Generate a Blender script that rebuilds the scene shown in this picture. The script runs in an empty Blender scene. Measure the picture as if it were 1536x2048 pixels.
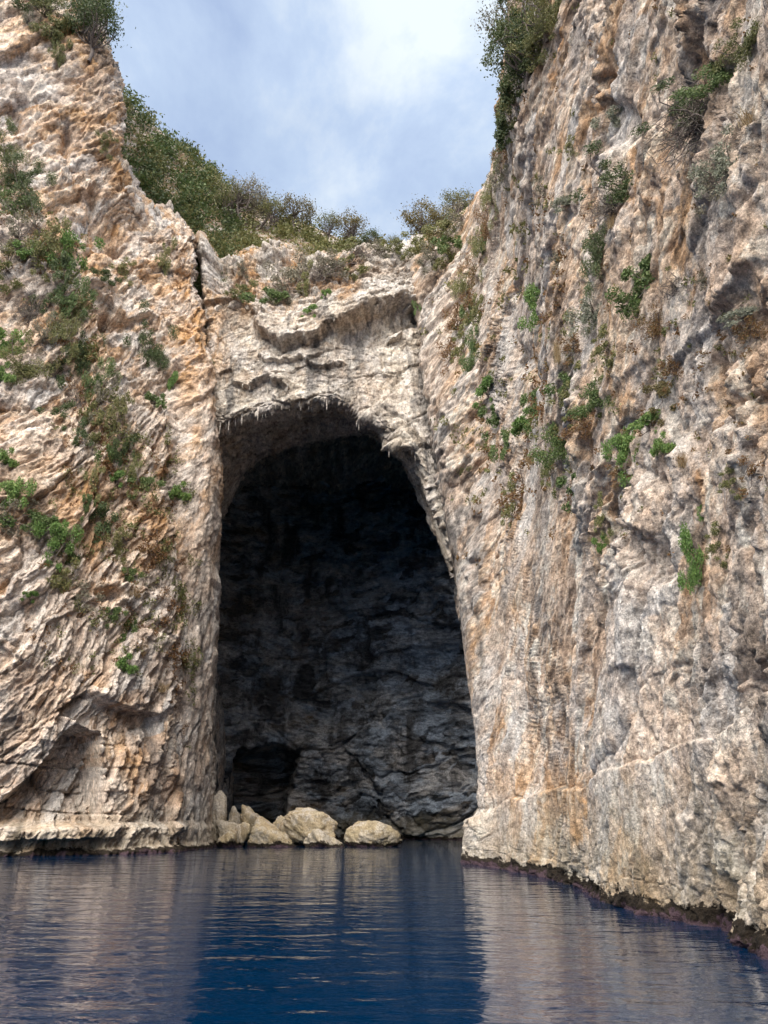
import bpy, math, random
import numpy as np

# ------------------------------------------------------------------ camera
F = 1539.0; CAM_H = 1.2; HORIZON = 1645.0          # focal length and horizon in pixels of the 1536x2048 photo
PITCH = math.atan((HORIZON - 1024.0) / F)
CP, SP = math.cos(PITCH), math.sin(PITCH)
sc = bpy.context.scene
col = sc.collection
cam_d = bpy.data.cameras.new('camera')
cam_d.sensor_fit = 'VERTICAL'; cam_d.sensor_height = 36.0
cam_d.lens = 36.0 * F / 2048.0
cam_d.clip_start = 0.05; cam_d.clip_end = 3000.0
cam = bpy.data.objects.new('camera', cam_d)
cam.location = (0, 0, CAM_H)
cam.rotation_euler = (math.pi / 2 + PITCH, 0, 0)
col.objects.link(cam); sc.camera = cam

# ------------------------------------------------------------------ sky, sun, exposure
SUN_EL, SUN_AZ = math.radians(53), math.radians(-24)     # azimuth: sun stands behind the camera, negative = to its left
world = bpy.data.worlds.new('World'); sc.world = world; world.use_nodes = True
wt = world.node_tree; wt.nodes.clear()
def wn(t, **k):
    n = wt.nodes.new(t)
    for a, b in k.items(): setattr(n, a, b)
    return n
w_out = wn('ShaderNodeOutputWorld'); w_mix = wn('ShaderNodeMixShader')
w_sky = wn('ShaderNodeTexSky', sky_type='NISHITA', sun_disc=False)
w_sky.sun_elevation = SUN_EL; w_sky.sun_rotation = math.pi - SUN_AZ * -1.0
w_sky.air_density = 1.0; w_sky.dust_density = 0.6; w_sky.ozone_density = 1.5
w_bg = wn('ShaderNodeBackground'); w_bg.inputs['Strength'].default_value = 0.10
w_cl = wn('ShaderNodeBackground'); w_cl.inputs['Strength'].default_value = 0.54
tc = wn('ShaderNodeTexCoord'); sep = wn('ShaderNodeSeparateXYZ')
wt.links.new(tc.outputs['Generated'], sep.inputs[0])
zmax = wn('ShaderNodeMath', operation='ADD'); zmax.inputs[1].default_value = 0.28
zc = wn('ShaderNodeMath', operation='MAXIMUM'); zc.inputs[1].default_value = 0.0
wt.links.new(sep.outputs[2], zc.inputs[0]); wt.links.new(zc.outputs[0], zmax.inputs[0])
vd = wn('ShaderNodeVectorMath', operation='DIVIDE')
cmb = wn('ShaderNodeCombineXYZ')
for i in range(3): wt.links.new(zmax.outputs[0], cmb.inputs[i])
wt.links.new(tc.outputs['Generated'], vd.inputs[0]); wt.links.new(cmb.outputs[0], vd.inputs[1])
mp = wn('ShaderNodeMapping'); mp.inputs['Location'].default_value = (41.68, 5.3, 0.0); mp.inputs['Scale'].default_value = (1.0, 1.0, 0.0)
wt.links.new(vd.outputs[0], mp.inputs[0])
cn = wn('ShaderNodeTexNoise'); cn.inputs['Scale'].default_value = 2.2; cn.inputs['Detail'].default_value = 7.0
cn.inputs['Roughness'].default_value = 0.60; cn.inputs['Distortion'].default_value = 0.45
wt.links.new(mp.outputs[0], cn.inputs['Vector'])
cr = wn('ShaderNodeValToRGB')                      # cloud body: grey-blue undersides to white
cr.color_ramp.elements[0].position = 0.37; cr.color_ramp.elements[0].color = (0.43, 0.54, 0.76, 1)
cr.color_ramp.elements[1].position = 0.59; cr.color_ramp.elements[1].color = (0.79, 0.87, 0.94, 1)
e = cr.color_ramp.elements.new(0.48); e.color = (0.55, 0.67, 0.86, 1)
wt.links.new(cn.outputs[0], cr.inputs[0]); wt.links.new(cr.outputs[0], w_cl.inputs['Color'])
cn2 = wn('ShaderNodeTexNoise'); cn2.inputs['Scale'].default_value = 1.1; cn2.inputs['Detail'].default_value = 5.0
wt.links.new(mp.outputs[0], cn2.inputs['Vector'])
cov = wn('ShaderNodeMapRange'); cov.inputs['From Min'].default_value = 0.28; cov.inputs['From Max'].default_value = 0.48
cov.inputs['To Min'].default_value = 0.6; cov.inputs['To Max'].default_value = 1.0
wt.links.new(cn2.outputs[0], cov.inputs[0])
wt.links.new(w_sky.outputs[0], w_bg.inputs['Color'])
wt.links.new(cov.outputs[0], w_mix.inputs[0]); wt.links.new(w_bg.outputs[0], w_mix.inputs[1]); wt.links.new(w_cl.outputs[0], w_mix.inputs[2])
wt.links.new(w_mix.outputs[0], w_out.inputs[0])

sun_d = bpy.data.lights.new('sun', 'SUN'); sun_d.energy = 3.6; sun_d.angle = math.radians(60); sun_d.color = (1.0, 0.93, 0.83)
sun = bpy.data.objects.new('sun', sun_d); col.objects.link(sun)
sun.location = (0, -30, 90)
sun.rotation_euler = (math.pi / 2 - SUN_EL, 0, SUN_AZ)   # rotating about X by +a tips the beam towards +Y

sc.view_settings.view_transform = 'Standard'; sc.view_settings.look = 'None'
sc.view_settings.gamma = 1.0; sc.view_settings.use_curve_mapping = False
sc.view_settings.exposure = 1.1
sc.cycles.use_denoising = True; sc.cycles.use_adaptive_sampling = True; sc.cycles.adaptive_threshold = 0.03
sc.cycles.max_bounces = 6; sc.cycles.diffuse_bounces = 3; sc.cycles.transparent_max_bounces = 8
sc.cycles.caustics_reflective = False; sc.cycles.caustics_refractive = False

# ------------------------------------------------------------------ pixel helpers
def P(x, y, Y):
    v = (1024.0 - y) / F
    dy, dz = CP - SP * v, SP + CP * v
    k = Y / dy
    return (k * (x - 768.0) / F, Y, CAM_H + k * dz)
def Gd(x, y, z=0.0):
    v = (1024.0 - y) / F
    dy, dz = CP - SP * v, SP + CP * v
    k = (z - CAM_H) / dz
    return (k * (x - 768.0) / F, k * dy, z)
def project(p):
    x, y, z = p[..., 0], p[..., 1], p[..., 2] - CAM_H
    fw = y * CP + z * SP; up = -y * SP + z * CP
    fw = np.where(np.abs(fw) < 0.05, 0.05, fw)
    px = 768 + F * x / fw; py = 1024 - F * up / fw
    bad = fw < 0.3
    return np.where(bad, 9999, px), np.where(bad, 9999, py), fw

# ------------------------------------------------------------------ noise
def _h(ix, iy, seed):
    with np.errstate(over='ignore'):
        n = ix.astype(np.uint32) * np.uint32(374761393) + iy.astype(np.uint32) * np.uint32(668265263) + np.uint32((seed * 974634777 + 12345) & 0xffffffff)
        n = (n ^ (n >> np.uint32(13))) * np.uint32(1274126177)
        n = (n ^ (n >> np.uint32(15))) * np.uint32(2246822519)
        n = n ^ (n >> np.uint32(16))
    return (n & np.uint32(0xffffff)).astype(np.float32) * np.float32(1.0 / 16777216.0)
def perlin(x, y, seed=0):
    x = np.asarray(x, np.float32); y = np.asarray(y, np.float32)
    fx, fy = np.floor(x), np.floor(y)
    ix, iy = fx.astype(np.int32), fy.astype(np.int32)
    dx, dy = x - fx, y - fy
    u = dx * dx * dx * (dx * (dx * 6 - 15) + 10); v = dy * dy * dy * (dy * (dy * 6 - 15) + 10)
    def g(ax, ay):
        a = _h(ix + ax, iy + ay, seed) * np.float32(6.2831853)
        return np.cos(a) * (dx - ax) + np.sin(a) * (dy - ay)
    a = g(0, 0); b = g(1, 0); a = a + u * (b - a)
    c = g(0, 1); d = g(1, 1); c = c + u * (d - c)
    return (a + v * (c - a)) * np.float32(1.5)
def fbm(x, y, o=4, seed=0, gain=0.5):
    r = 0; a = 1.0; k = 1.0
    for i in range(o):
        r = r + a * perlin(x * k + 17.3 * i, y * k - 9.1 * i, seed + i); a *= gain; k *= 2.03
    return r
def ridged(x, y, o=4, seed=0):
    r = 0; a = 1.0; k = 1.0
    for i in range(o):
        r = r + a * (1 - np.abs(perlin(x * k + 7.7 * i, y * k + 3.1 * i, seed + i)) * 1.6); a *= 0.5; k *= 2.07
    return r - 1.2
def vor(x, y, seed=0):
    x = np.asarray(x, np.float32); y = np.asarray(y, np.float32)
    ix, iy = np.floor(x).astype(np.int32), np.floor(y).astype(np.int32)
    b1 = np.full(x.shape, 9.0, np.float32); b2 = b1.copy()
    bx = ix.copy(); by = iy.copy(); bdx = np.zeros_like(x); bdy = np.zeros_like(x)
    for ox in (-1, 0, 1):
        for oy in (-1, 0, 1):
            cx, cy = ix + ox, iy + oy
            dx = x - (cx + 0.1 + 0.8 * _h(cx, cy, seed)); dy = y - (cy + 0.1 + 0.8 * _h(cx, cy, seed + 1))
            d = dx * dx + dy * dy
            m = d < b1
            b2 = np.where(m, b1, np.minimum(b2, d))
            b1 = np.where(m, d, b1); bx = np.where(m, cx, bx); by = np.where(m, cy, by)
            bdx = np.where(m, dx, bdx); bdy = np.where(m, dy, bdy)
    return bx, by, bdx, bdy, np.sqrt(b1), np.sqrt(b2)
def facets(x, y, seed=0, tilt=1.6, groove=0.5, tone=False):
    bx, by, dx, dy, f1, f2 = vor(x, y, seed)
    hgt = (_h(bx, by, seed + 5) - 0.5) + tilt * ((_h(bx, by, seed + 6) - 0.5) * dx + (_h(bx, by, seed + 7) - 0.5) * dy)
    e = np.clip((f2 - f1) / 0.10, 0, 1)
    r = hgt * (0.35 + 0.65 * e) - groove * (1 - e) ** 2
    return (r, _h(bx, by, seed + 9)) if tone else r
def sstep(a, b, x):
    t = np.clip((x - a) / (b - a), 0, 1); return t * t * (3 - 2 * t)
def rot(x, y, deg, sx=1.0, sy=1.0):
    a = np.radians(deg); c, s = np.cos(a), np.sin(a)
    return (x * c + y * s) / sx, (-x * s + y * c) / sy        # first axis runs along the direction deg from +x
def poly_sdf(px, py, pts):                                   # signed distance in pixels, positive inside
    d = np.full(px.shape, 1e9, np.float32); ins = np.zeros(px.shape, bool)
    n = len(pts)
    for i in range(n):
        x0, y0 = pts[i]; x1, y1 = pts[(i + 1) % n]
        ex, ey = x1 - x0, y1 - y0
        t = np.clip(((px - x0) * ex + (py - y0) * ey) / (ex * ex + ey * ey + 1e-9), 0, 1)
        d = np.minimum(d, np.hypot(px - x0 - t * ex, py - y0 - t * ey))
        c = ((y0 > py) != (y1 > py)) & (px < ex * (py - y0) / (ey if abs(ey) > 1e-6 else 1e-6) + x0)
        ins ^= c
    return np.where(ins, d, -d)
def line_y(px, pts):
    return np.interp(px, [p[0] for p in pts], [p[1] for p in pts])
def brow(px, py, pts, depth, fade, soft=3.0, endfade=18.0):  # rock that juts out above a line and is cut back sharply under it
    dy = line_y(px, pts) - py
    k = sstep(pts[0][0] - endfade, pts[0][0] + endfade, px) * (1 - sstep(pts[-1][0] - endfade, pts[-1][0] + endfade, px))
    return depth * k * sstep(-soft, soft, dy) * np.exp(-np.maximum(dy, 0) / fade)

# ------------------------------------------------------------------ mesh helpers
def mesh_np(name, v, faces, smooth=True):
    me = bpy.data.meshes.new(name)
    v = np.ascontiguousarray(v, np.float32); faces = np.ascontiguousarray(faces, np.int32)
    k = faces.shape[1]
    me.vertices.add(len(v)); me.vertices.foreach_set('co', v.ravel())
    me.loops.add(faces.size); me.loops.foreach_set('vertex_index', faces.ravel())
    me.polygons.add(len(faces)); me.polygons.foreach_set('loop_start', np.arange(0, faces.size, k, dtype=np.int32))
    me.update(calc_edges=True)
    if smooth: me.polygons.foreach_set('use_smooth', np.ones(len(faces), bool))
    return me
def add_obj(name, me, mat=None, parent=None):
    o = bpy.data.objects.new(name, me); col.objects.link(o)
    if mat and not me.materials: me.materials.append(mat)
    if parent: o.parent = parent
    return o
def tag(o, label=None, cat=None, group=None, kind=None):
    if label: o['label'] = label
    if cat: o['category'] = cat
    if group: o['group'] = group
    if kind: o['kind'] = kind
    return o
def cr_basis(t, n):
    t = np.clip(t, 0, n - 1 - 1e-6); i = np.floor(t).astype(int); f = t - i
    W = np.zeros((len(t), n)); r = np.arange(len(t))
    w = [-0.5 * f + f ** 2 - 0.5 * f ** 3, 1 - 2.5 * f ** 2 + 1.5 * f ** 3, 0.5 * f + 2 * f ** 2 - 1.5 * f ** 3, -0.5 * f ** 2 + 0.5 * f ** 3]
    for k in range(4):
        np.add.at(W, (r, np.clip(i + k - 1, 0, n - 1)), w[k])
    return W
def surf(C, v, u): return np.einsum('ar,bc,rcd->abd', cr_basis(v, C.shape[0]), cr_basis(u, C.shape[1]), C)
def dense(C, nv, nu, off=0.12):
    """sample a control net so that vertices come about evenly spaced in view, thinner outside it"""
    tv = np.linspace(0, C.shape[0] - 1, 120); tu = np.linspace(0, C.shape[1] - 1, 120)
    S = surf(C, tv, tu); px, py, fw = project(S)
    inside = (px > -60) & (px < 1600) & (py > -60) & (py < 2100)
    def resample(t, a, ins, n):
        d = np.hypot(np.diff(px, axis=a), np.diff(py, axis=a))
        i2 = (ins[1:, :] & ins[:-1, :]) if a == 0 else (ins[:, 1:] & ins[:, :-1])
        w = np.minimum(d, 60) * np.where(i2, 1.0, off)
        w = np.sqrt((w ** 2).mean(axis=1 - a)) + 1e-3
        cdf = np.concatenate([[0], np.cumsum(w)]); cdf /= cdf[-1]
        return np.interp(np.linspace(0, 1, n), cdf, t)
    V = resample(tv, 0, inside, nv); U = resample(tu, 1, inside, nu)
    S = surf(C, V, U)
    du = np.gradient(S, axis=1); dv = np.gradient(S, axis=0)
    N = np.cross(du, dv); N /= np.linalg.norm(N, axis=2, keepdims=True) + 1e-9
    px, py, fw = project(S)
    return S, N, px, py, V, U
SURF = {}
def build_sheet(name, S, mask, mat, crd):
    nv, nu = S.shape[:2]
    idx = np.arange(nv * nu).reshape(nv, nu)
    f = np.stack([idx[:-1, :-1], idx[:-1, 1:], idx[1:, 1:], idx[1:, :-1]], -1).reshape(-1, 4)
    me = mesh_np(name, S.reshape(-1, 3), f, False)
    a = me.attributes.new('pigment', 'FLOAT_COLOR', 'POINT')
    a.data.foreach_set('color', np.ascontiguousarray(mask, np.float32).reshape(-1))
    a = me.attributes.new('rock_coord', 'FLOAT_VECTOR', 'POINT')
    a.data.foreach_set('vector', np.ascontiguousarray(np.stack(crd, -1), np.float32).reshape(-1))
    o = add_obj(name, me, mat); o['kind'] = 'structure'
    px, py, fw = project(S)
    du = np.gradient(S, axis=1); dv = np.gradient(S, axis=0)
    N = np.cross(du, dv); N /= np.linalg.norm(N, axis=2, keepdims=True) + 1e-9
    SURF[name] = (px.ravel(), py.ravel(), fw.ravel(), S.reshape(-1, 3), N.reshape(-1, 3))
    return o

# ------------------------------------------------------------------ materials
def newmat(name):
    m = bpy.data.materials.new(name); m.use_nodes = True
    t = m.node_tree; t.nodes.clear()
    out = t.nodes.new('ShaderNodeOutputMaterial'); b = t.nodes.new('ShaderNodeBsdfPrincipled')
    t.links.new(b.outputs[0], out.inputs[0])
    return m, t, b, out
class NT:
    def __init__(s, t): s.t = t
    def n(s, ty, **k):
        q = s.t.nodes.new(ty)
        for a, b in k.items(): setattr(q, a, b)
        return q
    def l(s, a, b): s.t.links.new(a, b)
    def noise(s, vec, scale, detail=4, rough=0.55, dist=0.0, mscale=None, mrot=None):
        if mscale or mrot:
            m = s.n('ShaderNodeMapping', vector_type='TEXTURE')
            if mscale: m.inputs['Scale'].default_value = tuple(1.0 / q for q in mscale)
            if mrot: m.inputs['Rotation'].default_value = mrot
            s.l(vec, m.inputs[0]); vec = m.outputs[0]
        q = s.n('ShaderNodeTexNoise'); q.inputs['Scale'].default_value = scale; q.inputs['Detail'].default_value = detail
        q.inputs['Roughness'].default_value = rough; q.inputs['Distortion'].default_value = dist
        s.l(vec, q.inputs['Vector']); return q.outputs[0]
    def ramp(s, fac, stops):
        q = s.n('ShaderNodeValToRGB'); els = q.color_ramp.elements
        while len(els) < len(stops): els.new(0.5)
        for e, (p, c) in zip(els, stops): e.position = p; e.color = (c[0], c[1], c[2], 1)
        s.l(fac, q.inputs[0]); return q.outputs[0]
    def rng(s, x, a, b, c=0.0, d=1.0):
        q = s.n('ShaderNodeMapRange'); s.l(x, q.inputs[0])
        for i, w in zip((1, 2, 3, 4), (a, b, c, d)): q.inputs[i].default_value = w
        return q.outputs[0]
    def math(s, op, a, b):
        q = s.n('ShaderNodeMath', operation=op)
        for i, w in enumerate((a, b)):
            if isinstance(w, (int, float)): q.inputs[i].default_value = w
            else: s.l(w, q.inputs[i])
        return q.outputs[0]
    def mix(s, fac, a, b, blend='MIX'):
        q = s.n('ShaderNodeMix', data_type='RGBA', blend_type=blend)
        if isinstance(fac, (int, float)): q.inputs[0].default_value = fac
        else: s.l(fac, q.inputs[0])
        for i, w in ((6, a), (7, b)):
            if isinstance(w, tuple): q.inputs[i].default_value = (w[0], w[1], w[2], 1)
            else: s.l(w, q.inputs[i])
        return q.outputs[2]

def rock_material(name, stops, streak=(1, 1, 0.35), rotx=(0, 0, 0), fine=1.0, orange=(0.43, 0.20, 0.075), algae=True, bump=0.9, warm=0.35, crd=True):
    m, t, b, out = newmat(name); k = NT(t)
    geo = k.n('ShaderNodeNewGeometry'); wpos = pos = geo.outputs['Position']
    if crd: pos = k.n('ShaderNodeAttribute', attribute_name='rock_coord').outputs['Vector']
    att = k.n('ShaderNodeAttribute', attribute_name='pigment')
    sep = k.n('ShaderNodeSeparateColor'); k.l(att.outputs['Color'], sep.inputs[0])
    big = k.noise(pos, 0.22, 4, 0.6, 0.4)
    mid = k.noise(pos, 1.1 * fine, 4, 0.65, 0.4, streak, rotx)
    fin = k.noise(pos, 5.0 * fine, 4, 0.8, 0.0, streak, rotx)
    grain = k.noise(pos, 26.0 * fine, 3, 0.7)
    x = k.math('ADD', k.math('MULTIPLY', mid, 0.45), k.math('MULTIPLY', fin, 0.55))
    x = k.math('ADD', k.math('MULTIPLY', x, 0.52), k.math('MULTIPLY', k.math('ADD', k.math('MULTIPLY', att.outputs['Alpha'], 0.6), 0.2), 0.48))
    c = k.ramp(x, stops)
    # ochre to rust staining
    om = k.rng(k.math('ADD', k.math('MULTIPLY', k.noise(pos, 0.8 * fine, 3, 0.65, 0.5, streak, rotx), 0.6), k.math('MULTIPLY', big, 0.4)), 0.47, 0.64)
    om = k.math('MULTIPLY', om, warm)
    om = k.math('MAXIMUM', om, k.math('MULTIPLY', sep.outputs[0], k.rng(fin, 0.28, 0.6, 0.35, 1.0)))
    oc = k.mix(k.noise(pos, 2.2 * fine, 3), orange, (0.52, 0.31, 0.13))
    c = k.mix(om, c, oc)
    # weathered grey-white skin
    gm = k.math('MULTIPLY', k.rng(k.noise(pos, 0.9 * fine, 5, 0.7, 0.3, streak, rotx), 0.47, 0.60), 0.7)
    gm = k.math('MAXIMUM', gm, k.math('MULTIPLY', sep.outputs[1], k.rng(mid, 0.3, 0.6, 0.3, 1.0)))
    c = k.mix(gm, c, k.mix(grain, (0.43, 0.385, 0.35), (0.74, 0.69, 0.645)))
    # dark drip stains
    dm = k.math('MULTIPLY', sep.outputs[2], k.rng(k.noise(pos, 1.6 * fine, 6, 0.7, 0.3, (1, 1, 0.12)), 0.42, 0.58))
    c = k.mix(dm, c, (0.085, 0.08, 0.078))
    v = k.math('MULTIPLY', k.rng(grain, 0.28, 0.72, 0.70, 1.25), k.rng(k.noise(pos, 8.0 * fine, 4, 0.85, 0.0, streak, rotx), 0.36, 0.64, 0.46, 1.46))
    vc = k.n('ShaderNodeCombineColor')
    for i in range(3): k.l(v, vc.inputs[i])
    c = k.mix(1.0, c, vc.outputs[0], 'MULTIPLY')
    sx = k.n('ShaderNodeSeparateXYZ'); k.l(wpos, sx.inputs[0]); z = sx.outputs[2]
    if algae:
        zn = k.math('ADD', z, k.math('MULTIPLY', k.math('SUBTRACT', k.noise(pos, 1.4, 6, 0.7), 0.5), -0.9))
        zn2 = k.math('ADD', zn, k.math('MULTIPLY', k.math('SUBTRACT', k.noise(pos, 9, 4, 0.7), 0.5), -0.35))
        # olive film in the splash zone, black-brown weed, pink-purple crust at the water
        c = k.mix(k.rng(k.math('ADD', z, k.math('MULTIPLY', k.math('SUBTRACT', k.noise(pos, 0.7, 5, 0.7), 0.5), -3.0)), 0.5, 2.2, 0.42, 0.0), c, k.mix(fin, (0.16, 0.13, 0.065), (0.44, 0.35, 0.20)))
        c = k.mix(k.rng(zn2, 0.20, 0.25, 1.0, 0.0), c, k.mix(grain, (0.008, 0.006, 0.004), (0.035, 0.024, 0.015)))
        c = k.mix(k.rng(zn2, 0.03, 0.06, 1.0, 0.0), c, k.mix(fin, (0.03, 0.017, 0.022), (0.10, 0.062, 0.075)))
    k.l(c, b.inputs['Base Color'])
    b.inputs['Roughness'].default_value = 0.9; b.inputs['Specular IOR Level'].default_value = 0.25
    def cells(sc_, w_):
        mpn = k.n('ShaderNodeMapping', vector_type='TEXTURE'); mpn.inputs['Scale'].default_value = tuple(1.0 / q for q in streak); mpn.inputs['Rotation'].default_value = rotx
        wv = k.n('ShaderNodeVectorMath', operation='MULTIPLY_ADD'); wn_ = k.n('ShaderNodeTexNoise'); wn_.inputs['Scale'].default_value = sc_ * 1.7; wn_.inputs['Detail'].default_value = 1
        k.l(pos, wn_.inputs['Vector']); k.l(wn_.outputs[1], wv.inputs[0]); wv.inputs[1].default_value = (0.3 / sc_,) * 3; k.l(pos, wv.inputs[2])
        k.l(wv.outputs[0], mpn.inputs[0]); q = k.n('ShaderNodeTexVoronoi', distance='MANHATTAN'); q.inputs['Scale'].default_value = sc_; k.l(mpn.outputs[0], q.inputs['Vector'])
        return k.math('MULTIPLY', q.outputs['Distance'], w_)
    hgt = k.math('ADD', k.math('MULTIPLY', k.noise(pos, 3.6 * fine, 6, 0.8, 0.0, streak, rotx), 1.0), cells(6.0 * fine, -0.14))
    bp = k.n('ShaderNodeBump'); bp.inputs['Strength'].default_value = bump; bp.inputs['Distance'].default_value = 0.15 / fine
    k.l(hgt, bp.inputs['Height']); k.l(bp.outputs[0], b.inputs['Normal'])
    return m
WARM = [(0.385, (0.304, 0.179, 0.098)), (0.455, (0.496, 0.324, 0.207)), (0.52, (0.631, 0.46, 0.32)), (0.6, (0.784, 0.659, 0.538))]
MID = [(0.385, (0.293, 0.181, 0.108)), (0.455, (0.508, 0.339, 0.222)), (0.52, (0.661, 0.491, 0.352)), (0.6, (0.8, 0.725, 0.606))]
GREY = [(0.385, (0.202, 0.172, 0.141)), (0.455, (0.383, 0.323, 0.262)), (0.52, (0.5, 0.437, 0.363)), (0.6, (0.617, 0.563, 0.494))]
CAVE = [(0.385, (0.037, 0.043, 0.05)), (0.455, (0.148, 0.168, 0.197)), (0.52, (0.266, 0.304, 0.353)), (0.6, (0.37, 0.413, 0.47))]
M_left = rock_material('limestone_warm', WARM, (1, 1, 0.36), (0, 0.49, 0), 0.55, orange=(0.52, 0.25, 0.08), warm=0.6)
M_right = rock_material('limestone_right', MID, (1, 1, 0.62), (0, -0.16, 0), 1.05, warm=0.5)
M_head = rock_material('limestone_headwall', GREY, (1, 1, 0.5), (0, 0, 0), 0.55, warm=0.3, algae=False)
M_loose = rock_material('limestone_loose', GREY, (1, 1, 0.5), (0, 0, 0), 0.8, warm=0.3, algae=False, crd=False)
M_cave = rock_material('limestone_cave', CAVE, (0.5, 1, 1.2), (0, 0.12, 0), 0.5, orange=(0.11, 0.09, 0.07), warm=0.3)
M_boul = rock_material('limestone_boulder', [(0.39, (0.20, 0.145, 0.08)), (0.46, (0.32, 0.25, 0.155)), (0.53, (0.41, 0.335, 0.22)), (0.61, (0.50, 0.44, 0.34))], (1, 1, 1), (0, 0, 0), 1.6, warm=0.2, crd=False)

# ------------------------------------------------------------------ water
def water_material():
    m, t, b, out = newmat('sea_water'); k = NT(t)
    geo = k.n('ShaderNodeNewGeometry'); pos = geo.outputs['Position']
    b.inputs['Base Color'].default_value = (0.0, 0.015, 0.048, 1)
    b.inputs['Roughness'].default_value = 0.02; b.inputs['IOR'].default_value = 1.45
    n1 = k.noise(pos, 1.15, 2, 0.5, 0.6, (0.42, 1.0, 1.0), (0, 0, 0.12))
    n2 = k.noise(pos, 3.1, 3, 0.5, 0.5, (0.5, 1.0, 1.0), (0, 0, -0.2))
    n3 = k.noise(pos, 9.0, 2, 0.5, 0.0, (0.6, 1.0, 1.0))
    hgt = k.math('ADD', k.math('ADD', k.math('MULTIPLY', n1, 0.030), k.math('MULTIPLY', n2, 0.017)), k.math('MULTIPLY', n3, 0.0038))
    bp = k.n('ShaderNodeBump'); bp.inputs['Strength'].default_value = 1.0; bp.inputs['Distance'].default_value = 1.0
    k.l(hgt, bp.inputs['Height']); k.l(bp.outputs[0], b.inputs['Normal'])
    return m
w = mesh_np('water', np.array([[-900, -900, 0], [900, -900, 0], [900, 900, 0], [-900, 900, 0]]), np.array([[0, 1, 2, 3]]), False)
tag(add_obj('water', w, water_material()), kind='structure')

Q = 1.0      # mesh density
# ------------------------------------------------------------------ left cliff
def ctrl(rows): return np.array(rows, float)
def below(p, z=-1.2): return (p[0], p[1], z)
L = ctrl([
 [below(Gd(-420, 1716)), below(Gd(0, 1712)), below(Gd(170, 1709)), below(Gd(300, 1704)), below(Gd(415, 1695)), (-11.9, 58, -1.2), (-13.0, 72, -1.2)],
 [P(-420, 1400, 31.5), P(0, 1400, 32.0), P(165, 1400, 34.0), P(300, 1400, 37.4), P(424, 1400, 43.5), (-12.6, 58, 8.5), (-13, 72, 8.5)],
 [P(-420, 1120, 32.0), P(0, 1120, 33.0), P(170, 1120, 35.6), P(310, 1120, 38.6), P(436, 1120, 43.2), (-14.0, 58, 16), (-14, 72, 16)],
 [P(-420, 850, 33.0), P(0, 850, 34.5), P(180, 850, 37.5), P(320, 850, 40.4), P(437, 850, 42.6), (-15, 58, 24), (-15, 72, 24)],
 [P(-420, 600, 35.0), P(0, 600, 36.8), P(175, 600, 39.6), P(315, 620, 42.3), P(412, 660, 44.2), (-15.5, 53, 33), (-15, 60, 33)],
 [P(-420, 300, 38.0), P(-20, 300, 39.4), P(160, 350, 41.6), P(290, 470, 43.8), P(399, 555, 45.6), (-15.5, 51, 40), (-15, 60, 40)],
 [P(-420, -60, 41.0), P(60, -40, 42.4), P(222, 170, 43.4), P(262, 372, 44.8), P(389, 468, 46.6), (-15.5, 51, 44.5), (-15, 60, 44.5)],
 [P(-420, -330, 44.0), P(120, -230, 45.6), P(215, 60, 50), P(250, 330, 51), P(375, 455, 52), (-15.5, 56, 45), (-15, 62, 45)],
])
S, N, px, py, V, U = dense(L, int(900 * Q), int(430 * Q))
bd = np.array([6.0, 10.5]); bd /= np.linalg.norm(bd)
s = (S[..., 0] * bd[0] + S[..., 1] * bd[1]).astype(np.float32); z = S[..., 2].astype(np.float32)
wx, wy = fbm(s * 0.35, z * 0.35, 4, 3), fbm(s * 0.35, z * 0.35, 4, 13)
a1, a2 = rot(s + 0.25 * wx, z + 0.25 * wy, 62)           # bedding rakes up to the right
D = 0.7 * fbm(s * 0.11, z * 0.09, 3, 40)
f2, t2 = facets(a1 / 2.8 + 0.4 * wx, a2 / 0.95 + 0.4 * wy, 31, tone=True)
f3, t3 = facets(a1 / 1.3 + 0.4 * wx, a2 / 0.46, 41, tone=True)
f4, t4 = facets(a1 / 1.0 + 0.3 * wy, a2 / 0.30 + 0.3 * wx, 73, 2.5, 0.2, True)
D += 0.45 * facets(a1 / 7.0, a2 / 2.2, 21) + 0.20 * f2 + 0.13 * f3 + 0.07 * facets(a1 / 0.6, a2 / 0.22 + 0.4 * wx, 51)
D += 0.15 * ridged(a1 / 4.5, a2 / 0.6, 4, 61) + 0.10 * fbm(a1 * 0.9, a2 * 1.8, 6, 71, 0.7) + 0.13 * f4 + 0.05 * facets(a1 / 0.42, a2 / 0.16, 75, 2.4, 0.2)
# the nearer buttress: everything under the bushy ramp stands proud of the wall above
ramp = [(-500, 120), (0, 300), (60, 400), (120, 500), (170, 650), (215, 780), (265, 900), (330, 1080), (400, 1330), (430, 1500)]
rd = py - line_y(px, ramp)
D += 1.9 * sstep(-4, 34, rd + 10 * wx) * (1 - 0.7 * sstep(250, 420, px)) * np.exp(-np.maximum(rd - 60, 0) / 500)
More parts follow.
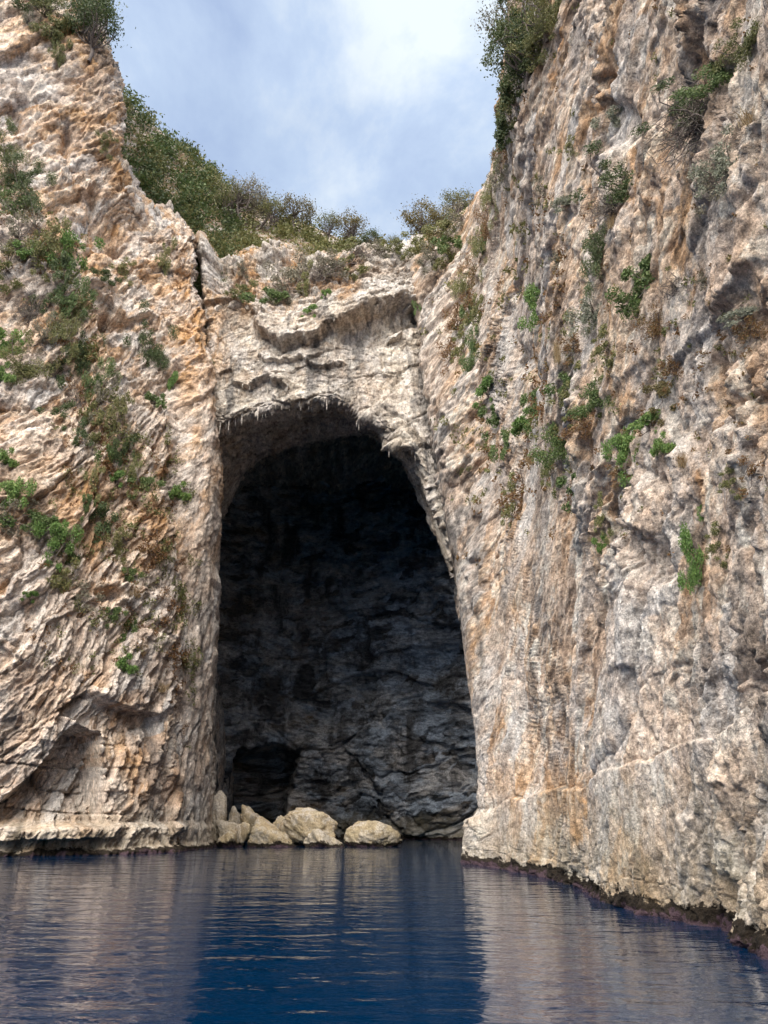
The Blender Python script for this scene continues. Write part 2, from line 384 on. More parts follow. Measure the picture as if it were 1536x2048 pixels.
# hollows low on the left
h1 = poly_sdf(px + 6 * wx, py + 6 * wy, [(-300, 1660), (-60, 1640), (0, 1606), (60, 1552), (110, 1502), (150, 1446), (196, 1470), (206, 1560), (200, 1648), (100, 1652)])
low = 1 - sstep(1560, 1655, py)
D -= 2.1 * sstep(-1, 5, h1) * (0.30 + 0.70 * low)
h2 = poly_sdf(px + 5 * wx, py + 5 * wy, [(118, 1420), (150, 1392), (170, 1382), (206, 1408), (240, 1414), (288, 1430), (300, 1446), (285, 1560), (200, 1650), (196, 1470), (150, 1446)])
D -= 0.95 * sstep(-1, 5, h2) * (1 - sstep(1400, 1640, py))
D += brow(px, py, [(-200, 1200), (0, 1290), (60, 1330), (90, 1250), (200, 1200), (300, 1260)], 0.25, 55)
D += brow(px, py, [(0, 520), (60, 560), (110, 640)], 0.6, 40)
D += brow(px, py, [(170, 590), (215, 610), (250, 650), (300, 640)], 0.7, 30)
for cx, cy, rx, ry, dp in [(232, 488, 26, 15, 2.0), (215, 455, 52, 48, 1.3), (208, 640, 12, 16, 1.2), (138, 275, 10, 30, 1.0), (190, 400, 14, 30, 0.8), (205, 1198, 26, 10, 1.0), (225, 655, 30, 12, 0.6), (25, 240, 14, 18, 0.8)]:
    D -= dp * np.exp(-(((px - cx + 8 * wx) / rx) ** 2 + ((py - cy + 8 * wy) / ry) ** 2) ** 1.6)
# stone bench along the water, undercut just above the weed
D += 0.55 * sstep(1640, 1656, py + 3 * wx) - 0.8 * sstep(1672, 1680, py + 4 * wx) * (1 - sstep(120, 260, px)) + 0.5 * sstep(0.35, 0.1, z)
# level bedding joints in the low block
bed = 1 - sstep(180, 300, px); bl = sstep(1470, 1500, py)
for yb in (1480, 1527, 1576, 1620):
    D -= 0.22 * bed * bl * np.exp(-((py - yb - 0.04 * px - 5 * wx) / 2.2) ** 2)
br = np.floor((py - 1480 - 0.04 * px - 5 * wx) / 47.0); bc = (px + 37 * np.mod(br, 2) + 4 * wy) / 88.0
D += bed * bl * (0.34 * (_h(np.floor(bc).astype(np.int32) + 50, br.astype(np.int32) + 50, 77) - 0.5) - 0.18 * np.exp(-((bc - np.round(bc)) * 88 / 2.2) ** 2))
# smooth pillar by the cave and the crack against the head wall
pil = sstep(330, 370, px) * sstep(700, 900, py)
calm = np.clip(pil * 0.72, 0, 1)
D = D * (1 - calm) + pil * (0.16 * ridged(s / 0.9 + 0.3 * wx, z / 7.0, 4, 91) + 0.05 * fbm(s * 4, z * 1.5, 3, 95))
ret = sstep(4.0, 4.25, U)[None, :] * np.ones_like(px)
D = D * (1 - 0.3 * np.exp(-((px - 430) / 14) ** 2) * (1 - ret)) + 0.16 * np.exp(-((px - 432) / 10) ** 2) * fbm(s * 0.2, z * 0.9, 4, 97)
S2 = S + D[..., None] * N + (np.maximum(D, -1) * 0.12)[..., None] * np.array([0, 0, -1.0])
om = np.clip(np.exp(-((px - 380 - 8 * wx) / 44) ** 2) * sstep(480, 560, py) * (1 - sstep(760, 900, py)) * 0.95, 0, 1)
om = np.maximum(om, 0.8 * np.exp(-((px - 393) / 14) ** 2) * sstep(700, 760, py) * (1 - sstep(980, 1080, py)))
om = np.maximum(om, 0.7 * sstep(-0.05, 0.4, fbm(s * 0.13, z * 0.10, 3, 101)) * (1 - sstep(1000, 1300, py)))
om = np.maximum(om, 0.75 * np.exp(-((px - 252 + 10 * wx) / 26) ** 2) * sstep(1440, 1480, py) * (1 - sstep(1600, 1660, py)))
gm = sstep(-0.1, 0.45, fbm(s * 0.22, z * 0.16, 4, 111) + 0.3 * (py > 900) - 0.25 * (py < 650)) * 0.8
gm = np.maximum(gm * 0.85, sstep(0.55, 0.85, t2) * 0.95 + 0.3 * sstep(0.6, 1, t3)); gm = np.maximum(gm, 0.8 * sstep(330, 372, px) * sstep(1000, 1150, py)); gm = np.maximum(gm, 0.5 * sstep(2, 14, h1)) * (1 - om * 0.8)
dm = 0.75 * sstep(0.15, 0.5, fbm(s * 0.5, z * 0.07, 4, 121)) * sstep(800, 1100, py)
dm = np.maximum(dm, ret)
LEFT = build_sheet('left_cliff', S2, np.stack([om, gm, dm, 0.35 * t3 + 0.65 * t4], -1), M_left, (s, D, z))

# ------------------------------------------------------------------ right cliff
far = [below(Gd(941, 1723)), P(966, 1632, 28.8), P(948, 1490, 29.2), P(926, 1290, 30.2), P(897, 1090, 33.5), P(871, 900, 37.2), P(846, 700, 42.4), P(831, 502, 47.0)]
hz = [p[2] for p in far]
fr = [0, 0.05, 0.16, 0.30, 0.44, 0.58, 0.78, 1.0]
def wallcol(base, top, yk=1.25):
    return [(base[0] + (top[0] - base[0]) * f, base[1] + (top[1] - base[1]) * f ** yk, -1.2 + (top[2] + 1.2) * f) for f in fr]
cols = [
 [(p[0] + 4.5, p[1] + 26, p[2]) if i < 4 else (p[0] + 5.5, p[1] + 14, p[2] + 0.5) for i, p in enumerate(far)],
 [(p[0] + 1.6, p[1] + 7, p[2]) if i < 5 else (p[0] + 2.2, p[1] + 5, p[2]) for i, p in enumerate(far)],
 far,
 wallcol(Gd(1004, 1738), P(945, 402, 40.0)),
 wallcol(Gd(1100, 1760), P(1006, 300, 29.5)),
 wallcol(Gd(1268, 1822), P(1032, -10, 22.5)),
 wallcol(Gd(1443, 1875), (6.4, 15.5, 36.0)),
 wallcol((3.7, 6.0, 0), (6.8, 9.0, 37.0)),
 wallcol((3.9, 2.0, 0), (7.0, 3.5, 37.0)),
 wallcol((4.2, -4.0, 0), (7.2, -4.0, 36.0)),
]
R = np.array(cols, float).transpose(1, 0, 2)
top = R[-1].copy(); top[:, 0] += 7.0; top[:, 1] += 3.0; top[:, 2] += 1.5
R = np.concatenate([R, top[None]], 0)
S, N, px, py, V, U = dense(R, int(1080 * Q), int(640 * Q))
y_ = S[..., 1].astype(np.float32); z = S[..., 2].astype(np.float32)
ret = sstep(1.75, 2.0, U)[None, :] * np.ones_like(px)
ym = y_[int(np.argmin(np.abs(V - 3.6)))]; s = (8.5 * np.log(np.maximum(0.7 * ym[None, :] + 0.3 * y_, 0.8) + 1.0)).astype(np.float32)
wx, wy = fbm(s * 0.5, z * 0.5, 4, 203), fbm(s * 0.5, z * 0.5, 4, 213)
up = sstep(2.0, 12.0, z)
a1, a2 = rot(s + 0.25 * wx, z + 0.25 * wy, (102 - 10 * sstep(13, 26, y_)).astype(np.float32))            # near-vertical fluting, leaning a little towards the viewer
b1, b2 = rot(s + 0.2 * wx, z + 0.2 * wy, (118 - 20 * sstep(13, 26, y_)).astype(np.float32))
D = 0.42 * fbm(s * 0.25, z * 0.10, 3, 240)
f2, t2 = facets(b1 / 3.4 + 0.4 * wx, b2 / 0.62 + 0.4 * wy, 231, tone=True)
f3, t3 = facets(a1 / 0.95 + 0.4 * wx, a2 / 0.28, 241, tone=True)
gz = (1 - 0.5 * sstep(12, 24, y_) * (1 - sstep(8, 20, z))) * (1 + 0.9 * sstep(30, 40, y_))                 # the far end is seen edge-on and is smoother
f4, t4 = facets(b1 / 0.75 + 0.3 * wx, b2 / 0.24, 233, 2.6, 0.15, True); f5, t5 = facets(a1 / 0.34, a2 / 0.11, 237, 2.6, 0.15, True)
rgh = 0.40 + 0.85 * sstep(-0.25, 0.3, fbm(s * 0.4, z * 0.18, 3, 283))
slab = 0.26 * facets(b1 / 4.2, b2 / 1.15, 221, 1.5, 0.35) + 0.16 * facets(b1 / 1.9 + 0.2 * wx, b2 / 0.55, 223, 2.2, 0.25)
D += gz * slab
D += gz * rgh * ( 0.16 * f2 + 0.095 * f3 + 0.095 * f4 + 0.055 * f5 + 0.020 * facets(b1 / 0.5, b2 / 0.14 + 0.4 * wx, 251) + 0.020 * facets(a1 / 0.2, a2 / 0.07, 256))
D += gz * (0.10 * ridged(a1 / 6.0, a2 / 0.5, 4, 261) + 0.06 * fbm(s * 2.2, z * 0.9, 6, 271, 0.7) + 0.03 * facets(b1 / 0.4, b2 / 0.14, 275, 2.4, 0.15))
big = 0.55 + 0.6 * sstep(-0.3, 0.5, fbm(s * 0.3, z * 0.2, 2, 281))
D *= big
for pts, dp in [([(1370, 760), (1395, 660), (1460, 590), (1490, 525), (1560, 470), (1700, 470), (1700, 640), (1500, 705), (1450, 790), (1405, 870), (1378, 830)], 0.17),
                ([(1205, 1058), (1262, 1040), (1330, 1088), (1352, 1160), (1300, 1182), (1232, 1126)], 0.28),
                ([(1020, 640), (1060, 690), (1085, 760), (1070, 790), (1030, 740)], 0.4),
                ([(1215, 210), (1260, 190), (1290, 260), (1250, 300), (1205, 300)], 0.35),
                ([(1500, 800), (1600, 790), (1600, 880), (1510, 870)], 0.4),
                ([(890, 960), (915, 985), (920, 1060), (900, 1050)], 0.5),
                ([(908, 1080), (940, 1130), (950, 1250), (935, 1250)], 0.4)]:
    D -= dp * sstep(-8, 26, poly_sdf(px + 18 * wx, py + 18 * wy, pts))
D += brow(px, py, [(1330, 735), (1400, 645), (1460, 590), (1500, 520)], 0.14, 110, 9)
D += brow(px, py, [(1180, 1545), (1230, 1520), (1290, 1515), (1330, 1495), (1400, 1480)], 0.03, 40, 8)
D += brow(px, py, [(1000, 920), (1080, 860), (1190, 820), (1300, 720)], 0.08, 60, 8)
D += brow(px, py, [(1040, 330), (1130, 480), (1220, 560), (1300, 420)], 0.08, 60, 8)
ledge = [(930, 1668), (962, 1648), (1010, 1603), (1130, 1572), (1180, 1552), (1240, 1532), (1330, 1500), (1420, 1470), (1536, 1382), (1700, 1260)]
ld = py - line_y(px, ledge) + 16 * wx + 8 * fbm(s * 1.5, z * 1.5, 3, 277)
lo = sstep(-1, 9, ld)
D = D * (1 - 0.45 * lo * (1 - sstep(120, 420, ld))) + 0.10 * lo * np.exp(-np.maximum(ld, 0) / 260) - 0.03 * np.exp(-(ld / 3.0) ** 2) * sstep(-0.2, 0.5, fbm(s * 0.8, z * 0.3, 2, 279))
D += 0.04 * sstep(0.25, 0.0, z + 0.10 * wx) + 0.05 * facets(s / 0.3, z / 0.2, 285, 2.0, 0.8) * sstep(0.7, 0.4, z)
D += 0.6 * sstep(2.3, 1.2, z + 0.8 * wx) * np.exp(-((U[None, :] - 2.15) / 0.5) ** 2)
edge = np.exp(-((U - 2.0) / 0.10) ** 2)[None, :]
D = D * (1 - 0.45 * edge)
S2 = S + D[..., None] * N + (np.maximum(D, -0.6) * 0.10)[..., None] * np.array([0, 0, -1.0])
om = 0.6 * sstep(0.0, 0.5, fbm(s * 0.25, z * 0.16, 4, 301)) * (0.4 + 0.6 * sstep(700, 300, py) + 0.6 * sstep(1000, 1200, py) * (1 - sstep(1550, 1650, py)))
om = np.maximum(om, 0.7 * np.exp(-((px - 1160 + 12 * wx) / 22) ** 2) * sstep(1560, 1590, py) * (1 - sstep(1680, 1720, py)))
gm = 0.95 * sstep(-0.15, 0.4, fbm(s * 0.4, z * 0.22, 4, 311) + 0.25 * sstep(1180, 1400, px) - 0.1)
gm = np.maximum(gm * 0.6, sstep(0.58, 0.85, t2) * 0.95 + 0.35 * sstep(0.6, 1, t3)); gm = np.maximum(gm, 0.8 * sstep(940, 860, px) * sstep(480, 700, py) * (1 - sstep(1000, 1200, py)))
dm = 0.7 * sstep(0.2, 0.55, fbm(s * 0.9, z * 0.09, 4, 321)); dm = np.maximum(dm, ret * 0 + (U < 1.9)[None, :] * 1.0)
dm = np.maximum(dm, 0.85 * np.exp(-((px - 893 - 0.09 * (py - 1000) - 14 * wx) / 30) ** 2) * sstep(760, 900, py) * (1 - sstep(1300, 1460, py)))
RIGHT = build_sheet('right_cliff', S2, np.stack([np.clip(om, 0, 1), np.clip(gm, 0, 1) * (1 - 0.7 * np.clip(om, 0, 1)), dm, 0.25 * t3 + 0.4 * t4 + 0.35 * t5], -1), M_right, (s, D, z))

# ------------------------------------------------------------------ head wall with the brow of the cave
HX = [396, 440, 520, 590, 660, 725, 785, 838, 880]
lip = [(396, 846, 42.6), (440, 846, 42.2), (520, 822, 41.6), (590, 808, 41.2), (660, 802, 40.9), (725, 828, 40.4), (785, 872, 39.8), (845, 945, 38.6), (922, 1120, 37.0)]
inn = [(400, 1060, 50.0), (440, 1030, 50.0), (490, 940, 50.2), (565, 893, 50.5), (640, 876, 50.6), (735, 868, 50.2), (792, 905, 49.2), (858, 985, 47.5), (945, 1180, 45.0)]
rows = []
rows.append([(P(x, 1000, 72)[0], 72.0, 30.0) for x, y, Y in inn])
rows.append([(P(x, y, Y)[0] * 1.1, Y + 10, P(x, y, Y)[2] + 7.0) for x, y, Y in inn])
rows.append([(P(x, y, Y)[0] * 1.03, Y + 2.5, P(x, y, Y)[2] + 3.5) for x, y, Y in inn])
rows.append([P(*q) for q in inn])
rows.append([P(0.5 * a[0] + 0.5 * b[0], 0.45 * a[1] + 0.55 * b[1] - 6, 0.45 * a[2] + 0.55 * b[2]) for a, b in zip(inn, lip)])
rows.append([P(*q) for q in lip])
rows.append([P(x, y, Y) for x, y, Y in [(400, 770, 43.8), (440, 765, 43.0), (515, 750, 42.4), (585, 745, 42.0), (655, 740, 41.8), (725, 745, 41.6), (785, 765, 41.2), (842, 800, 40.6), (884, 900, 39.5)]])
rows.append([P(x, y, Y) for x, y, Y in [(396, 680, 45.0), (440, 680, 44.0), (510, 675, 43.4), (580, 670, 43.0), (650, 662, 42.8), (720, 655, 42.8), (780, 660, 42.8), (836, 680, 43.0), (880, 720, 43.5)]])
rows.append([P(x, y, Y) for x, y, Y in [(390, 570, 46.4), (440, 572, 45.8), (510, 575, 45.2), (580, 572, 44.8), (650, 565, 44.6), (720, 560, 44.6), (780, 565, 45.0), (834, 590, 45.6), (875, 600, 46.6)]])
rows.append([P(x, y, Y) for x, y, Y in [(384, 468, 47.6), (440, 462, 47.6), (510, 460, 47.4), (580, 458, 47.2), (650, 470, 47.0), (700, 500, 46.8), (770, 512, 46.8), (832, 500, 47.6), (870, 480, 48.6)]])
rows.append([P(x, y, Y) for x, y, Y in [(380, 460, 53), (440, 458, 53), (510, 455, 53), (580, 455, 53), (650, 470, 53), (700, 500, 53), (770, 512, 53), (832, 500, 53), (870, 480, 53)]])
H = np.array(rows, float)
S, N, px, py, V, U = dense(H, int(560 * Q), int(430 * Q), off=0.2)
s = S[..., 0].astype(np.float32)
z = np.concatenate([np.zeros((1, S.shape[1])), np.cumsum(np.linalg.norm(np.diff(S, axis=0), axis=2), axis=0)], 0)
lr = int(np.argmin(np.abs(V - 5.0))); z = np.where(V[:, None] >= 5.0, S[..., 2], S[lr, :, 2][None, :] + z - z[lr][None, :]).astype(np.float32)
Vv = V[:, None] * np.ones_like(px)
wx, wy = fbm(s * 0.4, z * 0.4, 4, 403), fbm(s * 0.4, z * 0.4, 4, 413)
upper = sstep(7.0, 8.0, Vv); face = sstep(4.85, 5.15, Vv)
a1, a2 = rot(s + 0.35 * wx, z + 0.35 * wy, 15)
D = 0.5 * fbm(s * 0.15, z * 0.15, 3, 440); calm = 0.55 + 0.45 * np.maximum(upper, 1 - face)
f2, t2 = facets(a1 / 1.5 + 0.4 * wx, a2 / 1.0 + 0.4 * wy, 431, tone=True)
f4, t4 = facets(a1 / 0.55, a2 / 0.36, 433, 2.4, 0.25, True)
D += 0.10 * f4 + np.exp(-((Vv - 5.0) / 0.25) ** 2) * (0.5 * facets(s / 1.1, z / 0.9, 435) + 0.5 * facets(s / 2.6, z / 2.0, 437)) + 0.5 * facets(a1 / 3.8, a2 / 2.4, 421) + (0.20 + 0.22 * upper) * f2 + (0.10 + 0.14 * upper) * facets(a1 / 0.7 + 0.4 * wx, a2 / 0.5, 441) + 0.06 * facets(s / 0.3, z / 0.3 + 0.4 * wx, 451)
D += (0.07 * ridged(s / 0.75 + 0.5 * wx, z / 2.4, 4, 461)) + 0.09 * fbm(s * 2.0, z * 1.6, 6, 471, 0.7) + 0.06 * facets(s / 0.24, z / 0.3, 475, 2.4, 0.2)
nb = 7 * fbm(s * 0.6, z * 0.6, 3, 481); nk = np.clip(0.95 + 0.35 * fbm(s * 0.3, z * 0.1, 2, 483), 0.6, 1.3)
D = D * calm
nb = nb + 4 * fbm(s * 2.2, z * 2.2, 3, 485)
D += face * nk * brow(px + 8 * wx, py + nb, [(522, 668), (548, 690), (575, 702), (620, 690), (660, 668), (700, 650), (745, 630), (790, 614), (850, 620)], 1.7, 75, 7, 10)
D -= face * 0.9 * sstep(-6, 24, poly_sdf(px + 10 * wx, py + nb, [(668, 662), (700, 652), (745, 632), (790, 616), (850, 622), (850, 650), (800, 676), (750, 700), (700, 700), (675, 690)]))
D += face * nk * brow(px + 6 * wx, py + nb, [(468, 770), (500, 776), (540, 768), (578, 774)], 0.9, 26, 3, 7)
D += face * nk * brow(px + 6 * wx, py + nb, [(520, 725), (560, 733), (610, 722), (640, 745), (690, 730)], 0.6, 22, 3, 8)
D += face * brow(px + 6 * wx, py + 6 * wy, [(774, 690), (790, 684), (805, 676)], 0.7, 20, 2, 5)
D += face * brow(px, py + 8 * wx, [(400, 612), (440, 606), (500, 612), (540, 640)], 0.5, 30, 3, 10)
# terrace: the upper tier on the left stands back behind the scrubby ledge
tl = [(380, 560), (430, 590), (520, 600), (570, 585), (620, 565), (680, 535), (735, 505), (800, 480), (900, 400)]
td = line_y(px, tl) - py
D -= 2.2 * face * sstep(0, 16, td) * (1 - sstep(640, 730, px)) * sstep(395, 430, px)
D = D - face * 1.3 * np.exp(-((U - 0.0) / 0.30) ** 2)[None, :]
S2 = S + D[..., None] * N + (np.maximum(D, -0.5) * 0.30 * face)[..., None] * np.array([0, 0, -1.0])
om = upper * 0.95 * sstep(-0.3, 0.15, fbm(s * 0.25, z * 0.2, 4, 501)) * (1 - sstep(680, 800, px))
om = np.maximum(om, 0.75 * np.exp(-((px - 430 - 10 * wx) / 34) ** 2) * face * sstep(520, 600, py) * (1 - sstep(700, 800, py)))
gm = 0.35 * sstep(0.0, 0.45, fbm(s * 0.35, z * 0.3, 4, 511)) + 0.6 * upper * sstep(0.6, 0.9, t2) + 0.5 * sstep(640, 760, px) * upper
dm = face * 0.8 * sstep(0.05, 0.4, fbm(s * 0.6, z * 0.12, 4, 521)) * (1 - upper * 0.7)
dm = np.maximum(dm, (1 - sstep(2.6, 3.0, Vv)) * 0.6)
lipn = np.exp(-((Vv - 5.0) / 0.22) ** 2)
LIPROW = [S2[int(np.argmin(np.abs(V - 5.0))) + k] for k in (-4, 0, 3)]
HEAD = build_sheet('cave_headwall', S2, np.stack([np.clip(om, 0, 1), np.clip(gm, 0, 1) * (1 - 0.85 * np.clip(om, 0, 1)), np.clip(dm, 0, 1), 0.4 * t2 + 0.6 * t4], -1), M_head, (s, D, z))

# ------------------------------------------------------------------ back wall of the cave
B = []
for i, (yy, Y) in enumerate([(1690, 65.5), (1560, 65.0), (1400, 65.5), (1200, 66.5), (1000, 67.5), (820, 68.0), (650, 66.5)]):
    row = []
    for j, x in enumerate([330, 430, 530, 640, 760, 880, 990, 1080]):
        dY = [-4, -1.5, 0.6, 0.8, -0.4, -2.2, -6, -12][j]
        p = P(x, yy, Y + dY)
        row.append((p[0], p[1], -1.2 if i == 0 else p[2]))
    B.append(row)
B = np.array(B, float)
S, N, px, py, V, U = dense(B, int(460 * Q), int(330 * Q), off=0.3)
s, z = S[..., 0].astype(np.float32), S[..., 2].astype(np.float32)
wx, wy = fbm(s * 0.3, z * 0.3, 4, 603), fbm(s * 0.3, z * 0.3, 4, 613)
a1, a2 = rot(s + 0.5 * wx, z + 0.5 * wy, 8)
D = 1.2 * fbm(s * 0.12, z * 0.12, 3, 640) + 0.8 * facets(a1 / 6.5, a2 / 3.6, 621) + 0.28 * facets(a1 / 2.2 + 0.4 * wx, a2 / 0.9 + 0.4 * wy, 631) + 0.2 * facets(a1 / 0.9 + 0.4 * wx, a2 / 0.4, 641) + 0.07 * ridged(a1 / 3, a2 / 0.9, 4, 661)
niche = poly_sdf(px + 8 * wx, py + 8 * wy, [(430, 1760), (452, 1600), (458, 1540), (480, 1500), (510, 1488), (560, 1492), (592, 1508), (590, 1560), (570, 1620), (560, 1760)])
D -= 5.0 * sstep(-4, 18, niche + 8 * fbm(s * 0.8, z * 0.8, 4, 655))
f4, t4 = facets(a1 / 1.5, a2 / 0.5 + 0.2 * wx, 657, 2.0, 0.8, True); D += 0.14 * f4 + 0.10 * facets(a1 / 0.5, a2 / 0.2, 659, 2.0, 0.8)
D -= 0.9 * sstep(0, 8, poly_sdf(px, py, [(695, 1352), (752, 1350), (750, 1400), (738, 1412), (700, 1408)]))
D += brow(px + 8 * wx, py, [(600, 1500), (680, 1478), (760, 1490), (830, 1470), (930, 1500)], 0.35, 40, 5)
D += brow(px + 8 * wx, py, [(600, 1400), (700, 1352), (780, 1340), (860, 1370)], 0.9, 60, 3)
S2 = S + D[..., None] * N + (np.maximum(D, -1) * 0.25)[..., None] * np.array([0, 0, -1.0])
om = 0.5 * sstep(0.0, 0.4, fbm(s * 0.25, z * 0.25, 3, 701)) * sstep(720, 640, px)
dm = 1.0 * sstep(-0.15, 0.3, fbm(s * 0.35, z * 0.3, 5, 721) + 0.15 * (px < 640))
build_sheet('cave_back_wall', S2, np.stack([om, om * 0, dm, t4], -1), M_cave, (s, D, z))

# ------------------------------------------------------------------ scrub-covered hillside behind
HL = np.array([
 [P(225, 560, 49), P(320, 580, 49), P(420, 580, 49), P(520, 580, 49), P(620, 580, 49), P(720, 600, 49), P(820, 600, 50), P(960, 540, 50)],
 [P(225, 330, 54), P(320, 360, 55), P(420, 430, 56), P(520, 456, 57), P(620, 472, 57), P(720, 505, 57), P(820, 505, 57), P(960, 430, 55)],
 [P(225, 170, 60), P(320, 268, 62), P(425, 352, 63), P(520, 425, 64), P(620, 458, 64), P(720, 497, 64), P(820, 494, 64), P(960, 402, 60)],
 [P(225, 190, 70), P(320, 285, 72), P(425, 370, 73), P(520, 440, 74), P(620, 470, 74), P(720, 505, 74), P(820, 500, 74), P(960, 420, 70)]], float)
S, N, px, py, V, U = dense(HL, 90, 140)
D = 0.5 * fbm(S[..., 0] * 0.3, S[..., 1] * 0.3, 4, 801)
S2 = S + D[..., None] * np.array([0, 0, 1.0])
zz = np.zeros_like(D)
M_soil = rock_material('hill_soil', [(0.35, (0.10, 0.075, 0.045)), (0.45, (0.17, 0.12, 0.07)), (0.55, (0.24, 0.17, 0.10)), (0.66, (0.34, 0.26, 0.17))], (1, 1, 1), (0, 0, 0), 1.0, warm=0.3, algae=False)
build_sheet('hillside', S2, np.stack([zz, zz, zz, zz + 0.5], -1), M_soil, (S2[..., 0], S2[..., 1], S2[..., 2]))

# ------------------------------------------------------------------ foliage materials
def leaf_material(name, cols, rough=0.6, trans=0.25):
    m, t, b, out = newmat(name); k = NT(t)
    geo = k.n('ShaderNodeNewGeometry'); oi = k.n('ShaderNodeObjectInfo')
    r = k.math('ADD', k.math('MULTIPLY', geo.outputs['Random Per Island'], 0.75), k.math('MULTIPLY', oi.outputs['Random'], 0.25))
    c = k.ramp(r, [(i / (len(cols) - 1), q) for i, q in enumerate(cols)])
    k.l(c, b.inputs['Base Color']); b.inputs['Roughness'].default_value = rough; b.inputs['Specular IOR Level'].default_value = 0.3
    if trans:
        tr = k.n('ShaderNodeBsdfTranslucent'); k.l(c, tr.inputs[0])
        mx = k.n('ShaderNodeMixShader'); mx.inputs[0].default_value = trans
        k.l(b.outputs[0], mx.inputs[1]); k.l(tr.outputs[0], mx.inputs[2]); k.l(mx.outputs[0], out.inputs[0])
    return m
LM = {
 'bright': leaf_material('leaf_bright', [(0.072, 0.13, 0.033), (0.117, 0.208, 0.052), (0.169, 0.273, 0.072), (0.273, 0.338, 0.104)]),
 'green': leaf_material('leaf_green', [(0.058, 0.091, 0.029), (0.098, 0.15, 0.047), (0.137, 0.195, 0.065), (0.221, 0.247, 0.098)]),
 'dark': leaf_material('leaf_dark', [(0.039, 0.058, 0.021), (0.065, 0.098, 0.034), (0.104, 0.137, 0.052), (0.182, 0.182, 0.078)]),
 'olive': leaf_material('leaf_olive', [(0.091, 0.104, 0.039), (0.156, 0.169, 0.058), (0.221, 0.215, 0.085), (0.325, 0.273, 0.124)]),
 'grey': leaf_material('leaf_grey', [(0.104, 0.098, 0.065), (0.182, 0.169, 0.117), (0.26, 0.234, 0.169), (0.338, 0.299, 0.221)]),
 'silver': leaf_material('leaf_silver', [(0.14, 0.15, 0.10), (0.22, 0.23, 0.16), (0.31, 0.32, 0.24), (0.40, 0.40, 0.32)]),
 'rust': leaf_material('leaf_rust', [(0.12, 0.06, 0.03), (0.20, 0.10, 0.045), (0.26, 0.15, 0.06), (0.14, 0.13, 0.05)]),
 'straw': leaf_material('leaf_straw', [(0.22, 0.15, 0.07), (0.32, 0.22, 0.11), (0.38, 0.28, 0.15), (0.26, 0.20, 0.09)]),
 'tan': leaf_material('leaf_tan', [(0.10, 0.09, 0.035), (0.17, 0.14, 0.06), (0.23, 0.18, 0.08), (0.12, 0.13, 0.05)]),
}
LM['twig'] = leaf_material('twig_bark', [(0.09, 0.07, 0.06), (0.15, 0.12, 0.105), (0.21, 0.18, 0.16)], 0.85, 0.0)

# ------------------------------------------------------------------ foliage meshes
rg = np.random.default_rng(11)
def leaf_quads(c, size, n, droop=0.0):
    """diamond leaves: centres c (n,3)"""
    a = rg.normal(size=(n, 3)); a[:, 2] -= droop; a /= np.linalg.norm(a, axis=1, keepdims=True)
    q = rg.normal(size=(n, 3)); b = np.cross(a, q); b /= np.linalg.norm(b, axis=1, keepdims=True)
    sz = size * rg.uniform(0.6, 1.4, (n, 1)); nrm = np.cross(a, b)
    v = np.stack([c - a * sz, c + b * sz * 0.5 + nrm * sz * 0.15, c + a * sz, c - b * sz * 0.5 + nrm * sz * 0.15], 1).reshape(-1, 3)
    return v, np.arange(4 * n).reshape(n, 4)
def blades(base, length, width, lean, n):
    """grass blades / thin twigs as bent strips of two quads"""
    th = rg.uniform(0, 2 * np.pi, n); ln = length * rg.uniform(0.5, 1.2, n)
    d = np.stack([np.cos(th), np.sin(th), np.zeros(n)], 1); side = np.stack([-np.sin(th), np.cos(th), np.zeros(n)], 1) * width
    k = lean * rg.uniform(0.3, 1.2, n)
    p0 = base; p1 = base + (d * k[:, None] * 0.4 + np.array([0, 0, 0.6])) * ln[:, None]; p2 = base + (d * k[:, None] + np.array([0, 0, 1.0 ]) * (1 - 0.35 * k[:, None])) * ln[:, None]
    v = np.stack([p0 - side, p0 + side, p1 + side * 0.7, p1 - side * 0.7, p2 + side * 0.15, p2 - side * 0.15], 1).reshape(-1, 3)
    i = np.arange(n)[:, None] * 6
    f = np.concatenate([i + np.array([[0, 1, 2, 3]]), i + np.array([[3, 2, 4, 5]])], 0)
    return v, f
def tubes(paths, sides=4):
    """paths: list of [(point, radius), ...]"""
    V_, F_ = [], []; o = 0
    for path in paths:
        pts = np.array([p for p, r in path], float); rad = [r for p, r in path]
        for i in range(len(pts)):
            t = pts[min(i + 1, len(pts) - 1)] - pts[max(i - 1, 0)]; t /= np.linalg.norm(t) + 1e-9
            a = np.cross(t, [0.3, 0.9, 0.2]); a /= np.linalg.norm(a) + 1e-9; b = np.cross(t, a)
            for k in range(sides):
                q = 2 * math.pi * k / sides
                V_.append(pts[i] + rad[i] * (math.cos(q) * a + math.sin(q) * b))
        for i in range(len(pts) - 1):
            for k in range(sides):
                k2 = (k + 1) % sides
                F_.append((o + i * sides + k, o + i * sides + k2, o + (i + 1) * sides + k2, o + (i + 1) * sides + k))
        o += len(pts) * sides
    return np.array(V_), np.array(F_)
def curve_path(a, b, r0, r1, bend=0.12, n=5):
    a, b = np.array(a, float), np.array(b, float); L_ = np.linalg.norm(b - a)
    off = rg.normal(size=3) * bend * L_; off2 = rg.normal(size=3) * bend * 0.5 * L_
    out = []
    for i in range(n):
        t = i / (n - 1)
        out.append((a + (b - a) * t + off * math.sin(math.pi * t) + off2 * math.sin(2 * math.pi * t), r0 + (r1 - r0) * t))
    return out
